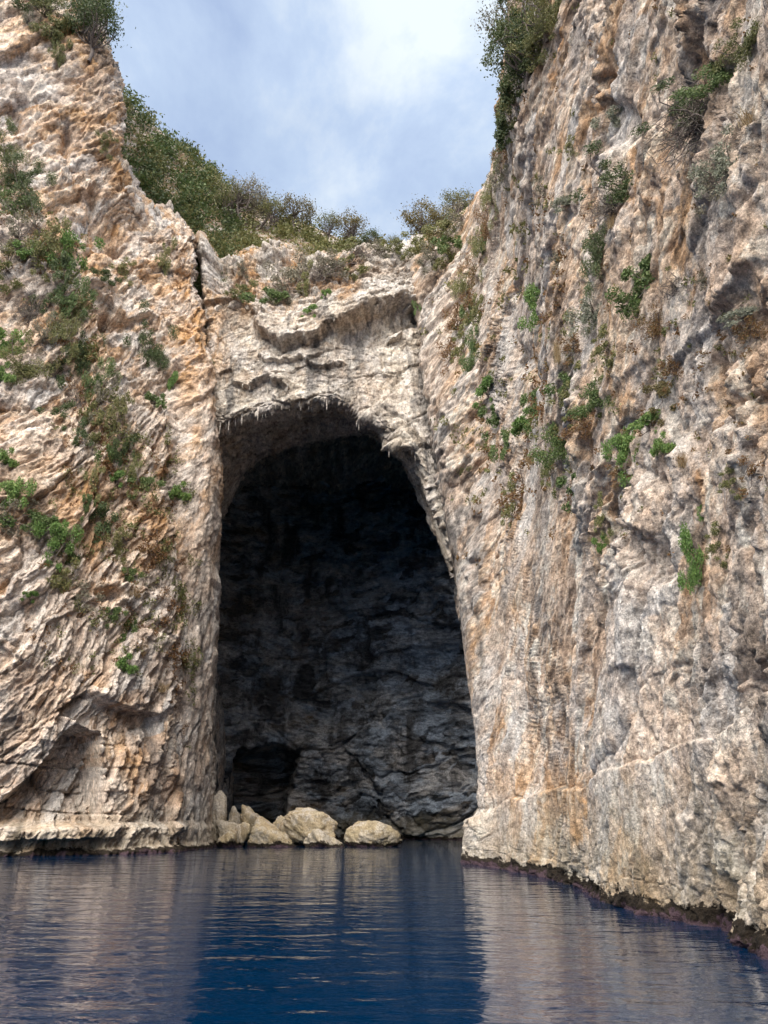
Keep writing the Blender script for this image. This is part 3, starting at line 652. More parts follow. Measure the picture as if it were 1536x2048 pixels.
def bush_proto(leaves, size, nblob, hang=0.0, twigs=10, open_=0.5):
    """wall bush rooted at the origin, growing outwards along -Y; about one unit wide and high"""
    cen = []
    for i in range(nblob):
        p = rg.normal(size=3) * np.array([0.26, 0.16, 0.28]); p[1] = -abs(p[1]) - 0.10; p[2] += 0.04 - hang * rg.random() * 0.5
        cen.append(p)
    cen = np.array(cen); rad = rg.uniform(0.09, 0.22, nblob)
    w_ = rad ** 2; idx = rg.choice(nblob, leaves, p=w_ / w_.sum())
    d = rg.normal(size=(leaves, 3)); d /= np.linalg.norm(d, axis=1, keepdims=True)
    rr = rad[idx] * rg.random(leaves) ** open_ * rg.choice([1.0, 1.0, 1.0, 1.12], leaves)
    c = cen[idx] + d * rr[:, None] * np.array([1, 0.8, 1])
    v, f = leaf_quads(c, size * 1.25, leaves, hang)
    fol = mesh_np('foliage', v, f, False)
    paths = [curve_path((0, 0.06, -0.04), cen[i % nblob] + rg.normal(size=3) * 0.08, 0.016, 0.004, 0.15) for i in range(twigs)]
    v, f = tubes(paths, 3)
    return fol, mesh_np('stem', v, f)
def tuft_proto(n, width, lean=0.8):
    b = rg.normal(size=(n, 3)) * np.array([0.10, 0.05, 0.05])
    v, f = blades(b, 0.62, width, lean, n); v[:, 1] -= 0.10
    fol = mesh_np('blades', v, f, False)
    v, f = tubes([curve_path((0, 0.05, -0.06), (rg.normal() * 0.06, -0.06, 0.05), 0.03, 0.012) for i in range(5)], 3)
    return fol, mesh_np('stem', v, f)
def twig_proto(n, leaves):
    """dry, mostly bare bush: curved hanging twigs with a few leaves"""
    paths = []
    tips = []
    for i in range(n):
        e = rg.normal(size=3) * np.array([0.30, 0.16, 0.30]); e[1] = -abs(e[1]) - 0.08
        paths.append(curve_path((rg.normal() * 0.05, 0.06, rg.normal() * 0.05), e, 0.010, 0.003, 0.22, 6)); tips.append(e)
        e2 = e + rg.normal(size=3) * 0.12
        paths.append(curve_path(e * 0.6, e2, 0.006, 0.002, 0.2, 4)); tips.append(e2)
    v, f = tubes(paths, 3); st = mesh_np('stem', v, f)
    tips = np.array(tips); c = tips[rg.integers(0, len(tips), leaves)] * rg.uniform(0.6, 1.05, (leaves, 1)) + rg.normal(size=(leaves, 3)) * 0.06
    v, f = leaf_quads(c, 0.022, leaves)
    return mesh_np('foliage', v, f, False), st
def tree_proto(leaves, size, tips_n=26, tall=1.0, spread=0.42, gap=0.12):
    """small tree rooted at the origin, one unit tall"""
    paths = [curve_path((0, 0, -0.05), (rg.normal() * 0.06, rg.normal() * 0.06, 0.45 * tall), 0.035, 0.022, 0.08, 6)]
    fork = paths[0][-1][0]; tips = []
    for i in range(tips_n):
        th = rg.uniform(0, 2 * math.pi); r = spread * math.sqrt(rg.random())
        tip = np.array([r * math.cos(th), r * math.sin(th), tall * (0.48 + 0.5 * rg.random() * (1 - 0.6 * (r / spread) ** 2))])
        st = np.array(paths[0][rg.integers(2, 6)][0]); paths.append(curve_path(st, tip, 0.014, 0.003, 0.14, 6)); tips.append(tip)
    v, f = tubes(paths, 4); tr = mesh_np('trunk', v, f)
    tips = np.array(tips); idx = rg.integers(0, len(tips), leaves)
    d = rg.normal(size=(leaves, 3)) * gap * rg.uniform(0.4, 1.0, (leaves, 1))
    v, f = leaf_quads(tips[idx] + d * np.array([1, 1, 0.75]), size, leaves)
    return mesh_np('crown', v, f, False), tr
PROTO = {}
for kd, args in {'bright': (620, 0.036, 9, 0.5), 'green': (620, 0.034, 10, 0.3), 'dark': (800, 0.028, 11, 0.2), 'olive': (600, 0.028, 11, 0.1),
                 'grey': (420, 0.026, 11, 0.1, 22), 'silver': (420, 0.030, 9, 0.2, 14), 'rust': (420, 0.026, 10, 0.2, 16), 'tan': (600, 0.03, 10, 0.0)}.items():
    args = (int(args[0] * 2.3),) + args[1:]
    PROTO[kd] = [bush_proto(*args) for i in range(3)]
    PROTO[kd + '_near'] = [bush_proto(int(args[0] * 2.4), args[1] * 0.62, args[2] + 7, *args[3:]) for i in range(2)]
PROTO['straw'] = [tuft_proto(70, 0.007), tuft_proto(90, 0.006)]; PROTO['straw_near'] = [tuft_proto(240, 0.004)]
PROTO['twig'] = [twig_proto(45, 90) for i in range(2)]; PROTO['twig_near'] = [twig_proto(110, 350)]
TREES = {'dark': [tree_proto(3200, 0.020, 30), tree_proto(3200, 0.020, 34)], 'tan': [tree_proto(2600, 0.022, 30), tree_proto(2300, 0.022, 26)], 'grey': [tree_proto(1900, 0.018, 34), tree_proto(1600, 0.018, 30)], 'olive': [tree_proto(2200, 0.020, 30), tree_proto(2000, 0.02, 26)]}
STEMM = LM['twig']
def seat(px, py, names=None, rad=9):
    best = None
    for nm, (qx, qy, fw, pt, nr) in SURF.items():
        if names and nm not in names: continue
        m = np.nonzero((np.abs(qx - px) < rad) & (np.abs(qy - py) < rad) & (fw > 1))[0]
        if len(m) == 0: continue
        near = m[np.argsort(fw[m])[: max(1, len(m) // 5)]]
        i = near[np.argmin((qx[near] - px) ** 2 + (qy[near] - py) ** 2)]
        if best is None or fw[i] < best[0] - 0.5: best = (fw[i], pt[i].astype(float), nr[i])
    return best
def empty(name, loc, rz=0.0, sc_=(1, 1, 1)):
    o = bpy.data.objects.new(name, None); col.objects.link(o); o.empty_display_size = 0.2
    o.location = loc; o.rotation_euler = (0, 0, rz); o.scale = sc_
    return o
def put_shrub(px, py, w_, h_, kind, label, group, names=None, name='shrub', cat='shrub'):
    hit = seat(px, py, names) or seat(px, py, names, 30)
    if hit is None: return
    fw, p, n = hit
    m = fw / F; big = max(w_, h_)
    key = kind + '_near' if big > 62 and kind + '_near' in PROTO else kind
    fol, st = PROTO[key][rg.integers(len(PROTO[key]))]
    tcx, tcy = -p[0], -p[1]; tl = math.hypot(tcx, tcy); hx, hy = 0.55 * n[0] + 0.9 * tcx / tl, 0.55 * n[1] + 0.9 * tcy / tl
    rz = math.atan2(hy, hx) + math.pi / 2 + rg.normal() * 0.2
    sx, sz = w_ * m * 1.5, h_ * m * 1.5
    o = empty(name, tuple(p), rz, (sx, min(sx, sz) * 0.65, sz))
    tag(o, label, cat, group)
    add_obj('foliage' if kind != 'straw' else 'blades', fol, LM.get(kind if kind != 'twig' else 'grey'), o)
    add_obj('stem', st, STEMM, o)
    return o
def put_tree(px, py_base, h_px, kind, label, group=None, Y=None, wide=1.0, names=None):
    if Y is None:
        hit = seat(px, py_base, names) or seat(px, py_base, names, 30)
        if hit is None: return
        fw, p, n = hit
    else:
        p = np.array(P(px, py_base, Y)); fw = Y * CP + (p[2] - CAM_H) * SP
    hgt = h_px * fw / F / 0.80
    fol, tr = TREES[kind][rg.integers(len(TREES[kind]))]
    o = empty('tree', tuple(p), rg.uniform(0, 6.28), (hgt * wide, hgt * wide, hgt))
    tag(o, label, 'tree', group)
    add_obj('crown', fol, LM[kind], o); add_obj('trunk', tr, STEMM, o)

# ------------------------------------------------------------------ boulders
def ico(sub):
    import bmesh
    bm = bmesh.new(); bmesh.ops.create_icosphere(bm, subdivisions=sub, radius=1.0)
    v = np.array([q.co[:] for q in bm.verts]); f = np.array([[q.index for q in p.verts] for p in bm.faces]); bm.free()
    return v, f
ICO5, ICO3 = ico(5), ico(4)
def rock_mesh(name, seed, size, planes=30, sharp=11, base=ICO5, rough=1.0, tilt=None):
    r_ = np.random.default_rng(seed)
    v, f = base; d = v / np.linalg.norm(v, axis=1, keepdims=True)
    n = r_.normal(size=(planes, 3)); n /= np.linalg.norm(n, axis=1, keepdims=True); n[:, 2] *= 0.8
    dist = r_.uniform(0.62, 0.95, planes)
    q = np.maximum(d @ n.T / dist, 0) ** sharp
    r = q.sum(1) ** (-1.0 / sharp)
    p = d * r[:, None]
    th = np.arctan2(d[:, 1], d[:, 0]) * 1.0; u = d[:, 0] * 2 + d[:, 2] * 0.7; w2 = d[:, 1] * 2 - d[:, 2] * 1.1
    nz = 0.10 * fbm(u * 1.1 + seed, w2 * 1.1 + d[:, 2], 3, seed) + 0.07 * facets(u * 2.2 + d[:, 2], w2 * 2.2, seed + 3) + 0.035 * facets(u * 6, w2 * 6 + 2 * d[:, 2], seed + 4) + 0.025 * fbm(u * 9, w2 * 9 + 3 * d[:, 2], 4, seed + 8, 0.6)
    p = p * (1 + rough * nz[:, None])
    mn, mx = p.min(0), p.max(0)
    p = ((p - (mn + mx) / 2) / (mx - mn)) * np.array(size)
    if tilt: p[:, 2] += p[:, 0] * tilt
    p[:, 2] -= p[:, 2].min()
    return mesh_np(name, p, f)
BOULDERS = [  # left, right, top, bottom px, Y, seed, tilt, label
 (556, 676, 1616, 1688, 46.2, 3, -0.10, 'large tan boulder with a slanting flat top, tallest in the middle of the pile'),
 (686, 806, 1640, 1694, 45.4, 57, 0.0, 'big rounded whale-backed boulder lying apart at the right end of the pile'),
 (478, 536, 1609, 1664, 46.8, 11, 0.0, 'peaked yellow boulder standing at the top left of the pile'),
 (448, 486, 1611, 1662, 47.4, 15, 0.0, 'small grey boulder squeezed behind the peaked yellow boulder'),
 (432, 486, 1638, 1672, 45.8, 19, 0.08, 'flat brown boulder under the small grey boulder'),
 (462, 502, 1644, 1690, 45.0, 23, 0.0, 'rounded tan boulder in front of the peaked yellow boulder'),
 (496, 596, 1634, 1696, 44.8, 27, -0.12, 'big front boulder with a ragged black weed skirt at the waterline'),
 (606, 708, 1660, 1696, 44.4, 31, -0.10, 'low whitish wedge-shaped slab between the two largest boulders'),
 (428, 474, 1660, 1696, 44.2, 35, 0.0, 'small pale boulder with a dark foot next to the left cliff'),
 (530, 574, 1630, 1672, 47.2, 39, 0.0, 'half-hidden tan boulder behind the front boulder'),
 (412, 450, 1580, 1690, 46.0, 43, 0.0, 'upright grey rock leaning against the inner side of the left cliff'),
]
for l, r, t, b, Y, sd, tl, lab in BOULDERS:
    pl, pr, pt, pb = P(l, b, Y), P(r, b, Y), P((l + r) / 2, t, Y), P((l + r) / 2, b, Y)
    wdt = pr[0] - pl[0]; zb = max(-0.5, pb[2] - 0.65); hgt = pt[2] - zb
    me = rock_mesh('boulder', sd, (wdt, min(max(wdt * 0.8, 1.4), 2.6), hgt), 60 if 'whale' in lab or 'upright' in lab else 15, 10 if 'whale' in lab or 'upright' in lab else 26, tilt=tl)
    a = me.attributes.new('pigment', 'FLOAT_COLOR', 'POINT')
    white = 1.0 if 'whitish' in lab else (0.7 if 'grey' in lab else 0.15)
    c = np.zeros((len(me.vertices), 4), np.float32); c[:, 1] = white; c[:, 3] = 0.5
    a.data.foreach_set('color', c.ravel())
    o = add_obj('boulder', me, M_boul); o.location = ((pl[0] + pr[0]) / 2, Y, zb)
    tag(o, lab, 'boulder', 'boulders piled in the cave mouth')

# ------------------------------------------------------------------ stalactites on the lip of the cave, loose rocks on the rim
def cone_mesh(seed):
    r_ = np.random.default_rng(seed); rows = 7; sides = 7; v = []
    bend = r_.normal(size=2) * 0.06
    for i in range(rows):
        t = i / (rows - 1); rad = (0.16 * (1 - t) ** 0.8 + 0.035 * (1 - t) + 0.012) * r_.uniform(0.8, 1.2)
        for k in range(sides):
            a = 2 * math.pi * k / sides
            v.append((rad * math.cos(a) * r_.uniform(0.8, 1.2) + bend[0] * t * t, rad * math.sin(a) * r_.uniform(0.8, 1.2) + bend[1] * t * t, 0.25 - 1.25 * t))
    f = [(i * sides + k, (i + 1) * sides + k, (i + 1) * sides + (k + 1) % sides, i * sides + (k + 1) % sides) for i in range(rows - 1) for k in range(sides)]
    return mesh_np('stalactite', np.array(v), np.array(f))
CONES = [cone_mesh(i) for i in range(6)]
rr = random.Random(4)
lp = np.concatenate(LIPROW, 0); lpx, lpy, lfw = project(lp)
spots = []
for i in range(48):
    x = rr.choice([rr.uniform(440, 560), rr.uniform(560, 760), rr.uniform(440, 840)])
    j = np.nonzero(np.abs(lpx - x) < 2.5)[0]
    if len(j) == 0: continue
    spots.append((lp[rr.choice(list(j))], rr.choice([4, 5, 6, 8, 8, 10, 12, 16, 26])))
qx, qy, fw_, pt_, nr_ = SURF['cave_headwall']
for i in range(34):
    x, y = (rr.uniform(470, 580), rr.uniform(770, 782)) if i < 18 else (rr.uniform(560, 830), rr.uniform(640, 705))
    h = seat(x, y, ['cave_headwall'])
    if h is not None and h[2][2] < 0.1: spots.append((h[1], rr.choice([6, 8, 10, 14])))
for p, lpxl in spots:
    o = add_obj('stalactite', CONES[rr.randrange(6)], M_loose, HEAD)
    L_ = lpxl * 46.0 / F; wv = 0.36 * L_ ** 0.5
    o.location = tuple(float(q) for q in p); o.scale = (wv, wv, L_); o.rotation_euler = (rr.gauss(0, 0.05), rr.gauss(0, 0.05), rr.uniform(0, 6.28))
ROCKS = [rock_mesh('rim_rock', 100 + i, (1.0, 0.9, 1.1), 22, 14, ICO3, 1.2) for i in range(6)]
for me in ROCKS:
    a = me.attributes.new('pigment', 'FLOAT_COLOR', 'POINT')
    c = np.zeros((len(me.vertices), 4), np.float32); c[:, 1] = 0.45; c[:, 3] = 0.5; a.data.foreach_set('color', c.ravel())
rim = [(452, 466, 38), (476, 470, 30), (500, 470, 26), (520, 468, 30), (543, 464, 34), (566, 462, 36), (590, 458, 34), (612, 460, 40), (636, 468, 34), (655, 474, 30), (676, 490, 30), (690, 505, 26), (636, 488, 24), (580, 482, 22),
       (600, 585, 26), (634, 575, 30), (660, 560, 30), (690, 552, 34), (716, 540, 36), (742, 530, 30), (770, 520, 36), (792, 512, 28), (815, 508, 34), (700, 575, 28), (735, 560, 26), (640, 605, 26), (668, 590, 22), (470, 600, 28), (500, 606, 22), (440, 610, 22)]
for x, y, w_ in rim:
    h = seat(x, y, ['cave_headwall']) or seat(x, y, ['cave_headwall'], 25)
    if h is None: continue
    o = add_obj('rim_rock', ROCKS[rr.randrange(6)], M_loose, HEAD)
    k = w_ * h[0] / F * 0.9
    o.location = (h[1][0], h[1][1] + 0.3 * k, h[1][2] - 0.7 * k); o.rotation_euler = (rr.gauss(0, 0.15), rr.gauss(0, 0.15), rr.uniform(0, 6.28)); o.scale = (k, k, k * rr.uniform(0.8, 1.25))

for x, y, w_, tall in [(270, 412, 16, 1.5), (284, 414, 18, 1.3), (299, 410, 16, 1.7), (313, 420, 22, 1.2), (331, 408, 16, 1.9), (345, 402, 15, 2.1), (357, 398, 15, 2.4), (368, 414, 18, 1.6), (378, 440, 16, 1.5), (250, 330, 18, 1.5), (246, 250, 16, 1.6), (258, 372, 18, 1.4)]:
    h = seat(x, y, ['left_cliff']) or seat(x, y, ['left_cliff'], 22)
    if h is None: continue
    o = add_obj('rim_rock', ROCKS[rr.randrange(6)], M_loose, LEFT); k = w_ * h[0] / F
    o.location = (h[1][0], h[1][1] + 0.2 * k, h[1][2] - 0.6 * k * tall); o.rotation_euler = (rr.gauss(0, 0.12), rr.gauss(0.1, 0.12), rr.uniform(0, 6.28)); o.scale = (k, k, k * tall)

# ------------------------------------------------------------------ scrub and trees
LC, RC, HW, HS = ['left_cliff'], ['right_cliff'], ['cave_headwall'], ['hillside']
KW = {'bright': 'bright green leafy shrub', 'green': 'mid green shrub', 'dark': 'dark green dense shrub', 'olive': 'olive green shrub', 'grey': 'grey half-dry shrub',
      'silver': 'silvery pale-leaved shrub', 'rust': 'rust-brown dried shrub', 'straw': 'straw-coloured grass tuft', 'twig': 'bare grey twiggy shrub', 'tan': 'yellowish tan shrub'}
def shrubs(lst, names, group):
    for x, y, w_, h_, kd, place in lst:
        put_shrub(x, y, w_, h_, kd, KW[kd] + ' ' + place, group, names, 'grass_tuft' if kd == 'straw' else 'shrub', 'grass' if kd == 'straw' else 'shrub')
G_R = 'shrubs rooted on the right cliff'
shrubs([
 (1390, 245, 120, 105, 'twig', 'hanging as a big dark mass near the upper right edge'),
 (1400, 215, 110, 60, 'dark', 'crowning the big hanging mass of twigs, upper right'),
 (1440, 150, 90, 60, 'green', 'above the big twig mass at the upper right'),
 (1492, 95, 80, 60, 'olive', 'highest on the right cliff at the picture edge'),
 (1455, 330, 80, 90, 'silver', 'right of the big hanging twig mass'),
 (1500, 250, 50, 60, 'straw', 'at the right edge beside the silvery shrub'),
 (1425, 365, 55, 60, 'grey', 'just under the silvery shrub, upper right'),
 (1245, 372, 85, 75, 'dark', 'halfway up, the upper of two stacked dark shrubs'),
 (1222, 412, 70, 60, 'twig', 'between the two stacked dark shrubs'),
 (1195, 500, 44, 95, 'dark', 'lower and narrower of two stacked dark shrubs'),
 (1220, 455, 30, 40, 'straw', 'beside the two stacked dark shrubs'),
 (1073, 590, 44, 66, 'bright', 'alone above the middle of the cliff'),
 (1285, 545, 60, 60, 'green', 'upper half of the large green clump below the twig mass'),
 (1262, 600, 74, 74, 'green', 'lower half of the large green clump below the twig mass'),
 (1180, 625, 60, 70, 'silver', 'left of the large green clump'),
 (1345, 580, 60, 60, 'twig', 'right of the large green clump'),
 (1310, 650, 70, 50, 'rust', 'below the large green clump'),
 (1215, 690, 50, 40, 'olive', 'below and left of the large green clump'),
 (975, 792, 36, 42, 'bright', 'upper of the leftmost pair low beside the cave'),
 (986, 828, 42, 46, 'green', 'lower of the leftmost pair low beside the cave'),
 (1064, 800, 38, 54, 'green', 'right of the leftmost pair beside the cave'),
 (1052, 850, 42, 40, 'bright', 'hanging below the middle green shrub near the cave'),
 (1010, 876, 32, 60, 'green', 'hanging in a thin strip below the leftmost pair'),
 (1128, 762, 38, 42, 'green', 'left neighbour of the broad green cushion mid-cliff'),
 (1192, 785, 66, 52, 'green', 'forming the broad cushion mid-cliff'),
 (1140, 806, 44, 44, 'olive', 'under the broad green cushion'),
 (1112, 880, 54, 70, 'green', 'trailing down below the broad cushion, upper part'),
 (1104, 930, 40, 60, 'olive', 'trailing down below the broad cushion, lower end'),
 (1168, 845, 60, 40, 'rust', 'between the broad cushion and the bright arching shrub'),
 (1248, 880, 46, 80, 'bright', 'arching and hanging, largest of the lower right cliff'),
 (1300, 856, 56, 36, 'bright', 'yellowish and spreading right of the arching shrub'),
 (1325, 895, 30, 40, 'bright', 'small, at the right tip of the spreading one'),
 (1320, 790, 56, 50, 'tan', 'above the spreading yellowish shrub'),
 (1345, 745, 40, 40, 'rust', 'under the jutting slab'),
 (1155, 965, 52, 46, 'green', 'lone and low, below the trailing shrubs'),
 (1205, 1035, 26, 46, 'olive', 'small, halfway between two lone green shrubs'),
 (1200, 1090, 26, 34, 'bright', 'small, lowest in its row above the smooth rock'),
 (1380, 1075, 42, 86, 'bright', 'hanging alone low near the right edge'),
 (1440, 1090, 40, 40, 'olive', 'right of the lone low hanging shrub'),
 (1062, 930, 44, 44, 'straw', 'below the strip of green shrubs near the cave'),
 (1040, 975, 60, 56, 'rust', 'spread under the straw tuft near the cave'),
 (1112, 720, 24, 66, 'straw', 'thin, above the broad green cushion'),
 (1150, 700, 40, 40, 'rust', 'next to the thin straw tuft'),
 (1025, 1010, 40, 60, 'olive', 'lowest of the brownish patch near the cave'),
 (1480, 635, 62, 34, 'silver', 'growing in the shaded hollow at the right edge'),
 (1510, 672, 50, 46, 'rust', 'below the silvery shrub in the shaded hollow'),
 (1470, 965, 40, 34, 'olive', 'low at the right edge above the grey rock'),
 (1365, 935, 34, 44, 'straw', 'right of the bright arching shrub'),
 (1180, 1185 - 100, 20, 20, 'straw', 'tiny, beside the lowest small bright shrub'),
 (1500, 935, 40, 40, 'rust', 'right of the low olive shrub at the edge'),
 (1130, 410, 40, 40, 'silver', 'high on the cliff left of the stacked dark shrubs'),
 (1225, 240, 36, 36, 'silver', 'small, high up on bare rock'),
 (1140, 300, 30, 30, 'olive', 'small, high on the cliff near the skyline'),
 (1085, 380, 30, 34, 'grey', 'small, high on the cliff near the skyline strip'),
 (1110, 520, 30, 34, 'grey', 'small, on bare rock left of the narrow dark shrub'),
 (1405, 560, 30, 30, 'grey', 'small, on the jutting slab'),
 (1240, 950, 36, 30, 'rust', 'under the bright arching shrub'),
], RC, G_R)
for x, y, w_, h_, kd in [(935, 585, 44, 66, 'olive'), (918, 655, 40, 60, 'rust'), (948, 690, 32, 74, 'green'), (958, 640, 36, 60, 'olive'), (905, 715, 36, 46, 'rust'), (955, 545, 36, 66, 'rust'), (965, 500, 34, 70, 'olive'), (975, 450, 34, 70, 'rust'), (985, 405, 30, 66, 'olive'), (992, 365, 28, 60, 'grey'), (940, 625, 30, 60, 'green'), (925, 700, 36, 46, 'olive'), (945, 610, 34, 40, 'rust'), (968, 470, 24, 60, 'green')]:
    put_shrub(x, y, w_, h_, kd, KW[kd] + ' in the ' + ('upper' if y < 480 else 'middle' if y < 620 else 'lower') + ' part of the narrow strip on the right cliff', 'shrubs in the narrow strip on the right cliff', RC)
for x, y, w_, h_, kd in [(1012, 262, 40, 60, 'dark'), (1020, 235, 44, 60, 'dark'), (1028, 205, 46, 60, 'olive'), (1006, 290, 30, 50, 'rust'), (1035, 175, 60, 60, 'dark'), (1055, 150, 60, 60, 'dark'), (1045, 125, 66, 66, 'dark'), (1003, 318, 26, 46, 'olive'), (1000, 345, 24, 46, 'grey'), (1075, 110, 60, 60, 'olive'), (1095, 70, 60, 66, 'olive'), (1110, 20, 70, 70, 'olive'), (1062, 60, 80, 80, 'dark')]:
    put_shrub(x, y, w_, h_, kd, KW[kd] + ' fringing the ' + ('top' if y < 120 else 'middle' if y < 220 else 'lower end') + ' of the right cliff skyline', 'scrub fringing the right skyline', RC)
put_tree(1052, 175, 150, 'dark', 'big dark evergreen tree leaning out at the top of the right cliff', names=RC, wide=0.8)
put_tree(1030, 105, 125, 'grey', 'airy grey-leaved tree with fine branches at the outermost tip of the right skyline', names=RC, wide=0.9)
put_tree(1095, 80, 120, 'olive', 'olive green tree behind the dark evergreen, top right', names=RC, wide=0.9)

G_L = 'shrubs rooted on the left cliff'
shrubs([
 (20, 690, 48, 62, 'bright', 'at the left edge, upper of two bright shrubs'),
 (10, 752, 30, 40, 'bright', 'at the left edge, lower of two bright shrubs'),
 (148, 492, 54, 70, 'bright', 'at the right tip of the high bush ramp'),
 (50, 505, 36, 40, 'bright', 'small, amid the high bush ramp'),
 (300, 700, 44, 66, 'dark', 'on the warm wall left of the cracked corner'),
 (351, 772, 20, 46, 'bright', 'narrow, on the warm wall near the reddish strip'),
 (315, 802, 36, 46, 'green', 'rounded, below the dark one on the warm wall'),
 (330, 520, 26, 62, 'olive', 'hanging in a thin strip high on the warm wall'),
 (205, 556, 40, 26, 'dark', 'small, under the round hole in the wall'),
 (252, 543, 30, 34, 'olive', 'small, right of the one under the round hole'),
 (210, 288, 28, 34, 'olive', 'small, high on bare rock'),
 (193, 1040, 40, 54, 'dark', 'tufted, alone in the lower middle of the wall'),
 (366, 986, 28, 34, 'bright', 'small, beside the reddish strip near the cave'),
 (35, 975, 46, 66, 'bright', 'low at the left edge, above the bushy shelf'),
 (18, 918, 30, 34, 'bright', 'small, above the low bright one at the left edge'),
 (120, 1060, 44, 66, 'bright', 'at the right end of the low bushy shelf'),
 (70, 1035, 60, 40, 'green', 'in the middle of the low bushy shelf'),
 (25, 1040, 60, 46, 'grey', 'at the left end of the low bushy shelf'),
 (145, 1112, 28, 28, 'green', 'small, just below the low bushy shelf'),
 (122, 1165, 38, 50, 'olive', 'below the small one under the bushy shelf'),
 (262, 1142, 24, 26, 'green', 'tiny, in the middle of the lower wall'),
 (275, 1195, 44, 28, 'straw', 'low on the wall by the grey pillar'),
 (232, 1225, 24, 26, 'green', 'tiny, beside the low straw tuft'),
 (265, 1252, 28, 40, 'green', 'small, below the low straw tuft'),
 (257, 1332, 32, 34, 'bright', 'lowest on the left cliff above the angular hollow'),
 (290, 1312, 26, 26, 'straw', 'small, right of the lowest bright shrub'),
 (65, 1195, 24, 18, 'bright', 'tiny, on the low left rock face'),
 (330, 1385, 40, 24, 'straw', 'lowest, against the grey pillar'),
 (165, 1200, 40, 40, 'grey', 'left of the dark slot in the lower wall'),
 (315, 1085, 40, 40, 'rust', 'on the lower wall beside the grey pillar'),
 (285, 965, 40, 30, 'green', 'small, at the lower end of the bushy ramp'),
 (235, 960, 26, 26, 'bright', 'tiny, left of the lower end of the ramp'),
 (240, 1090, 30, 40, 'olive', 'small, under the lone tufted dark shrub'),
], LC, G_L)
lband = [(10, 300, 70, 90), (22, 350, 70, 90), (15, 410, 80, 90), (50, 400, 70, 90), (75, 450, 70, 80), (40, 470, 70, 80), (105, 480, 60, 80), (85, 515, 60, 70), (20, 540, 80, 70), (125, 545, 50, 80), (140, 600, 50, 90), (100, 600, 50, 60), (60, 620, 60, 90), (90, 680, 70, 90), (45, 730, 80, 90), (130, 680, 60, 90),
         (150, 660, 46, 80), (165, 720, 50, 90), (190, 760, 50, 90), (120, 750, 50, 80), (150, 800, 50, 80), (205, 800, 50, 80), (225, 850, 50, 80), (180, 830, 50, 80), (245, 820, 36, 60), (250, 895, 40, 70), (215, 905, 40, 60), (165, 880, 40, 60), (235, 880, 36, 50), (262, 870, 30, 60), (265, 950, 34, 60), (190, 960, 36, 60), (200, 870, 44, 60), (110, 820, 50, 50), (175, 1000, 24, 50), (40, 360, 50, 60)]
for i, (x, y, w_, h_) in enumerate(lband):
    kd = ['dark', 'olive', 'dark', 'olive', 'grey', 'green', 'olive', 'twig'][(i * 5 + 3) % 8]
    put_shrub(x, y, w_ * 0.66, h_ * 0.74, kd, KW[kd] + ' in the ' + ('topmost' if y < 400 else 'upper' if y < 520 else 'middle' if y < 690 else 'lower middle' if y < 810 else 'lowest') + ' stretch of the bushy ramp, ' + ('outer side' if y > line_y(x, ramp) + 50 else 'upper side'), 'scrub on the ramp of the left cliff', LC)
for x, y, w_, h_, kd in [(90, 25, 56, 66, 'olive'), (105, 70, 40, 60, 'olive'), (70, 5, 40, 50, 'dark'), (118, 110, 26, 50, 'olive'), (60, 40, 24, 46, 'grey')]:
    put_shrub(x, y, w_, h_, kd, KW[kd] + ' hanging in the gully at the top of the left cliff', 'scrub in the top left gully', LC)
put_tree(182, 122, 130, 'dark', 'dark bushy evergreen tree on the edge of the left cliff against the sky', names=LC, wide=0.75)
put_tree(160, 60, 90, 'dark', 'dark evergreen partly behind the one on the left cliff edge', names=LC, wide=0.8)

G_H = 'shrubs on the ledge above the cave'
shrubs([
 (540, 592, 50, 36, 'green', 'at the left end of the ledge above the cave'),
 (572, 578, 56, 50, 'grey', 'second from the left on the ledge above the cave'),
 (603, 560, 56, 62, 'grey', 'tall, third from the left on the ledge above the cave'),
 (612, 572, 30, 50, 'olive', 'in front of the tall grey one on the ledge'),
 (640, 545, 56, 60, 'twig', 'in the middle of the ledge above the cave'),
 (672, 532, 56, 50, 'grey', 'right of the middle on the ledge above the cave'),
 (702, 520, 56, 44, 'olive', 'near the right end of the ledge above the cave'),
 (732, 508, 56, 36, 'twig', 'at the right end of the ledge above the cave'),
 (762, 500, 44, 34, 'grey', 'last on the rim right of the ledge'),
 (622, 625, 22, 22, 'bright', 'tiny, on the overhang under the ledge'),
 (650, 590, 16, 22, 'bright', 'tiny, on the rocks under the ledge'),
 (480, 590, 40, 36, 'olive', 'on the orange wall left of the ledge'),
 (485, 540, 26, 30, 'grey', 'small, high on the orange wall left of the ledge'),
 (415, 728, 22, 18, 'green', 'tiny, beside the crack in the corner'),
 (790, 498, 36, 30, 'olive', 'on the rim in the gap between the trees'),
], HW, G_H)
put_shrub(838, 612, 12, 28, 'green', 'small green shrub in the corner where the right cliff meets the wall above the cave', G_R, RC + HW)
HT = 'trees along the rim behind the cave'
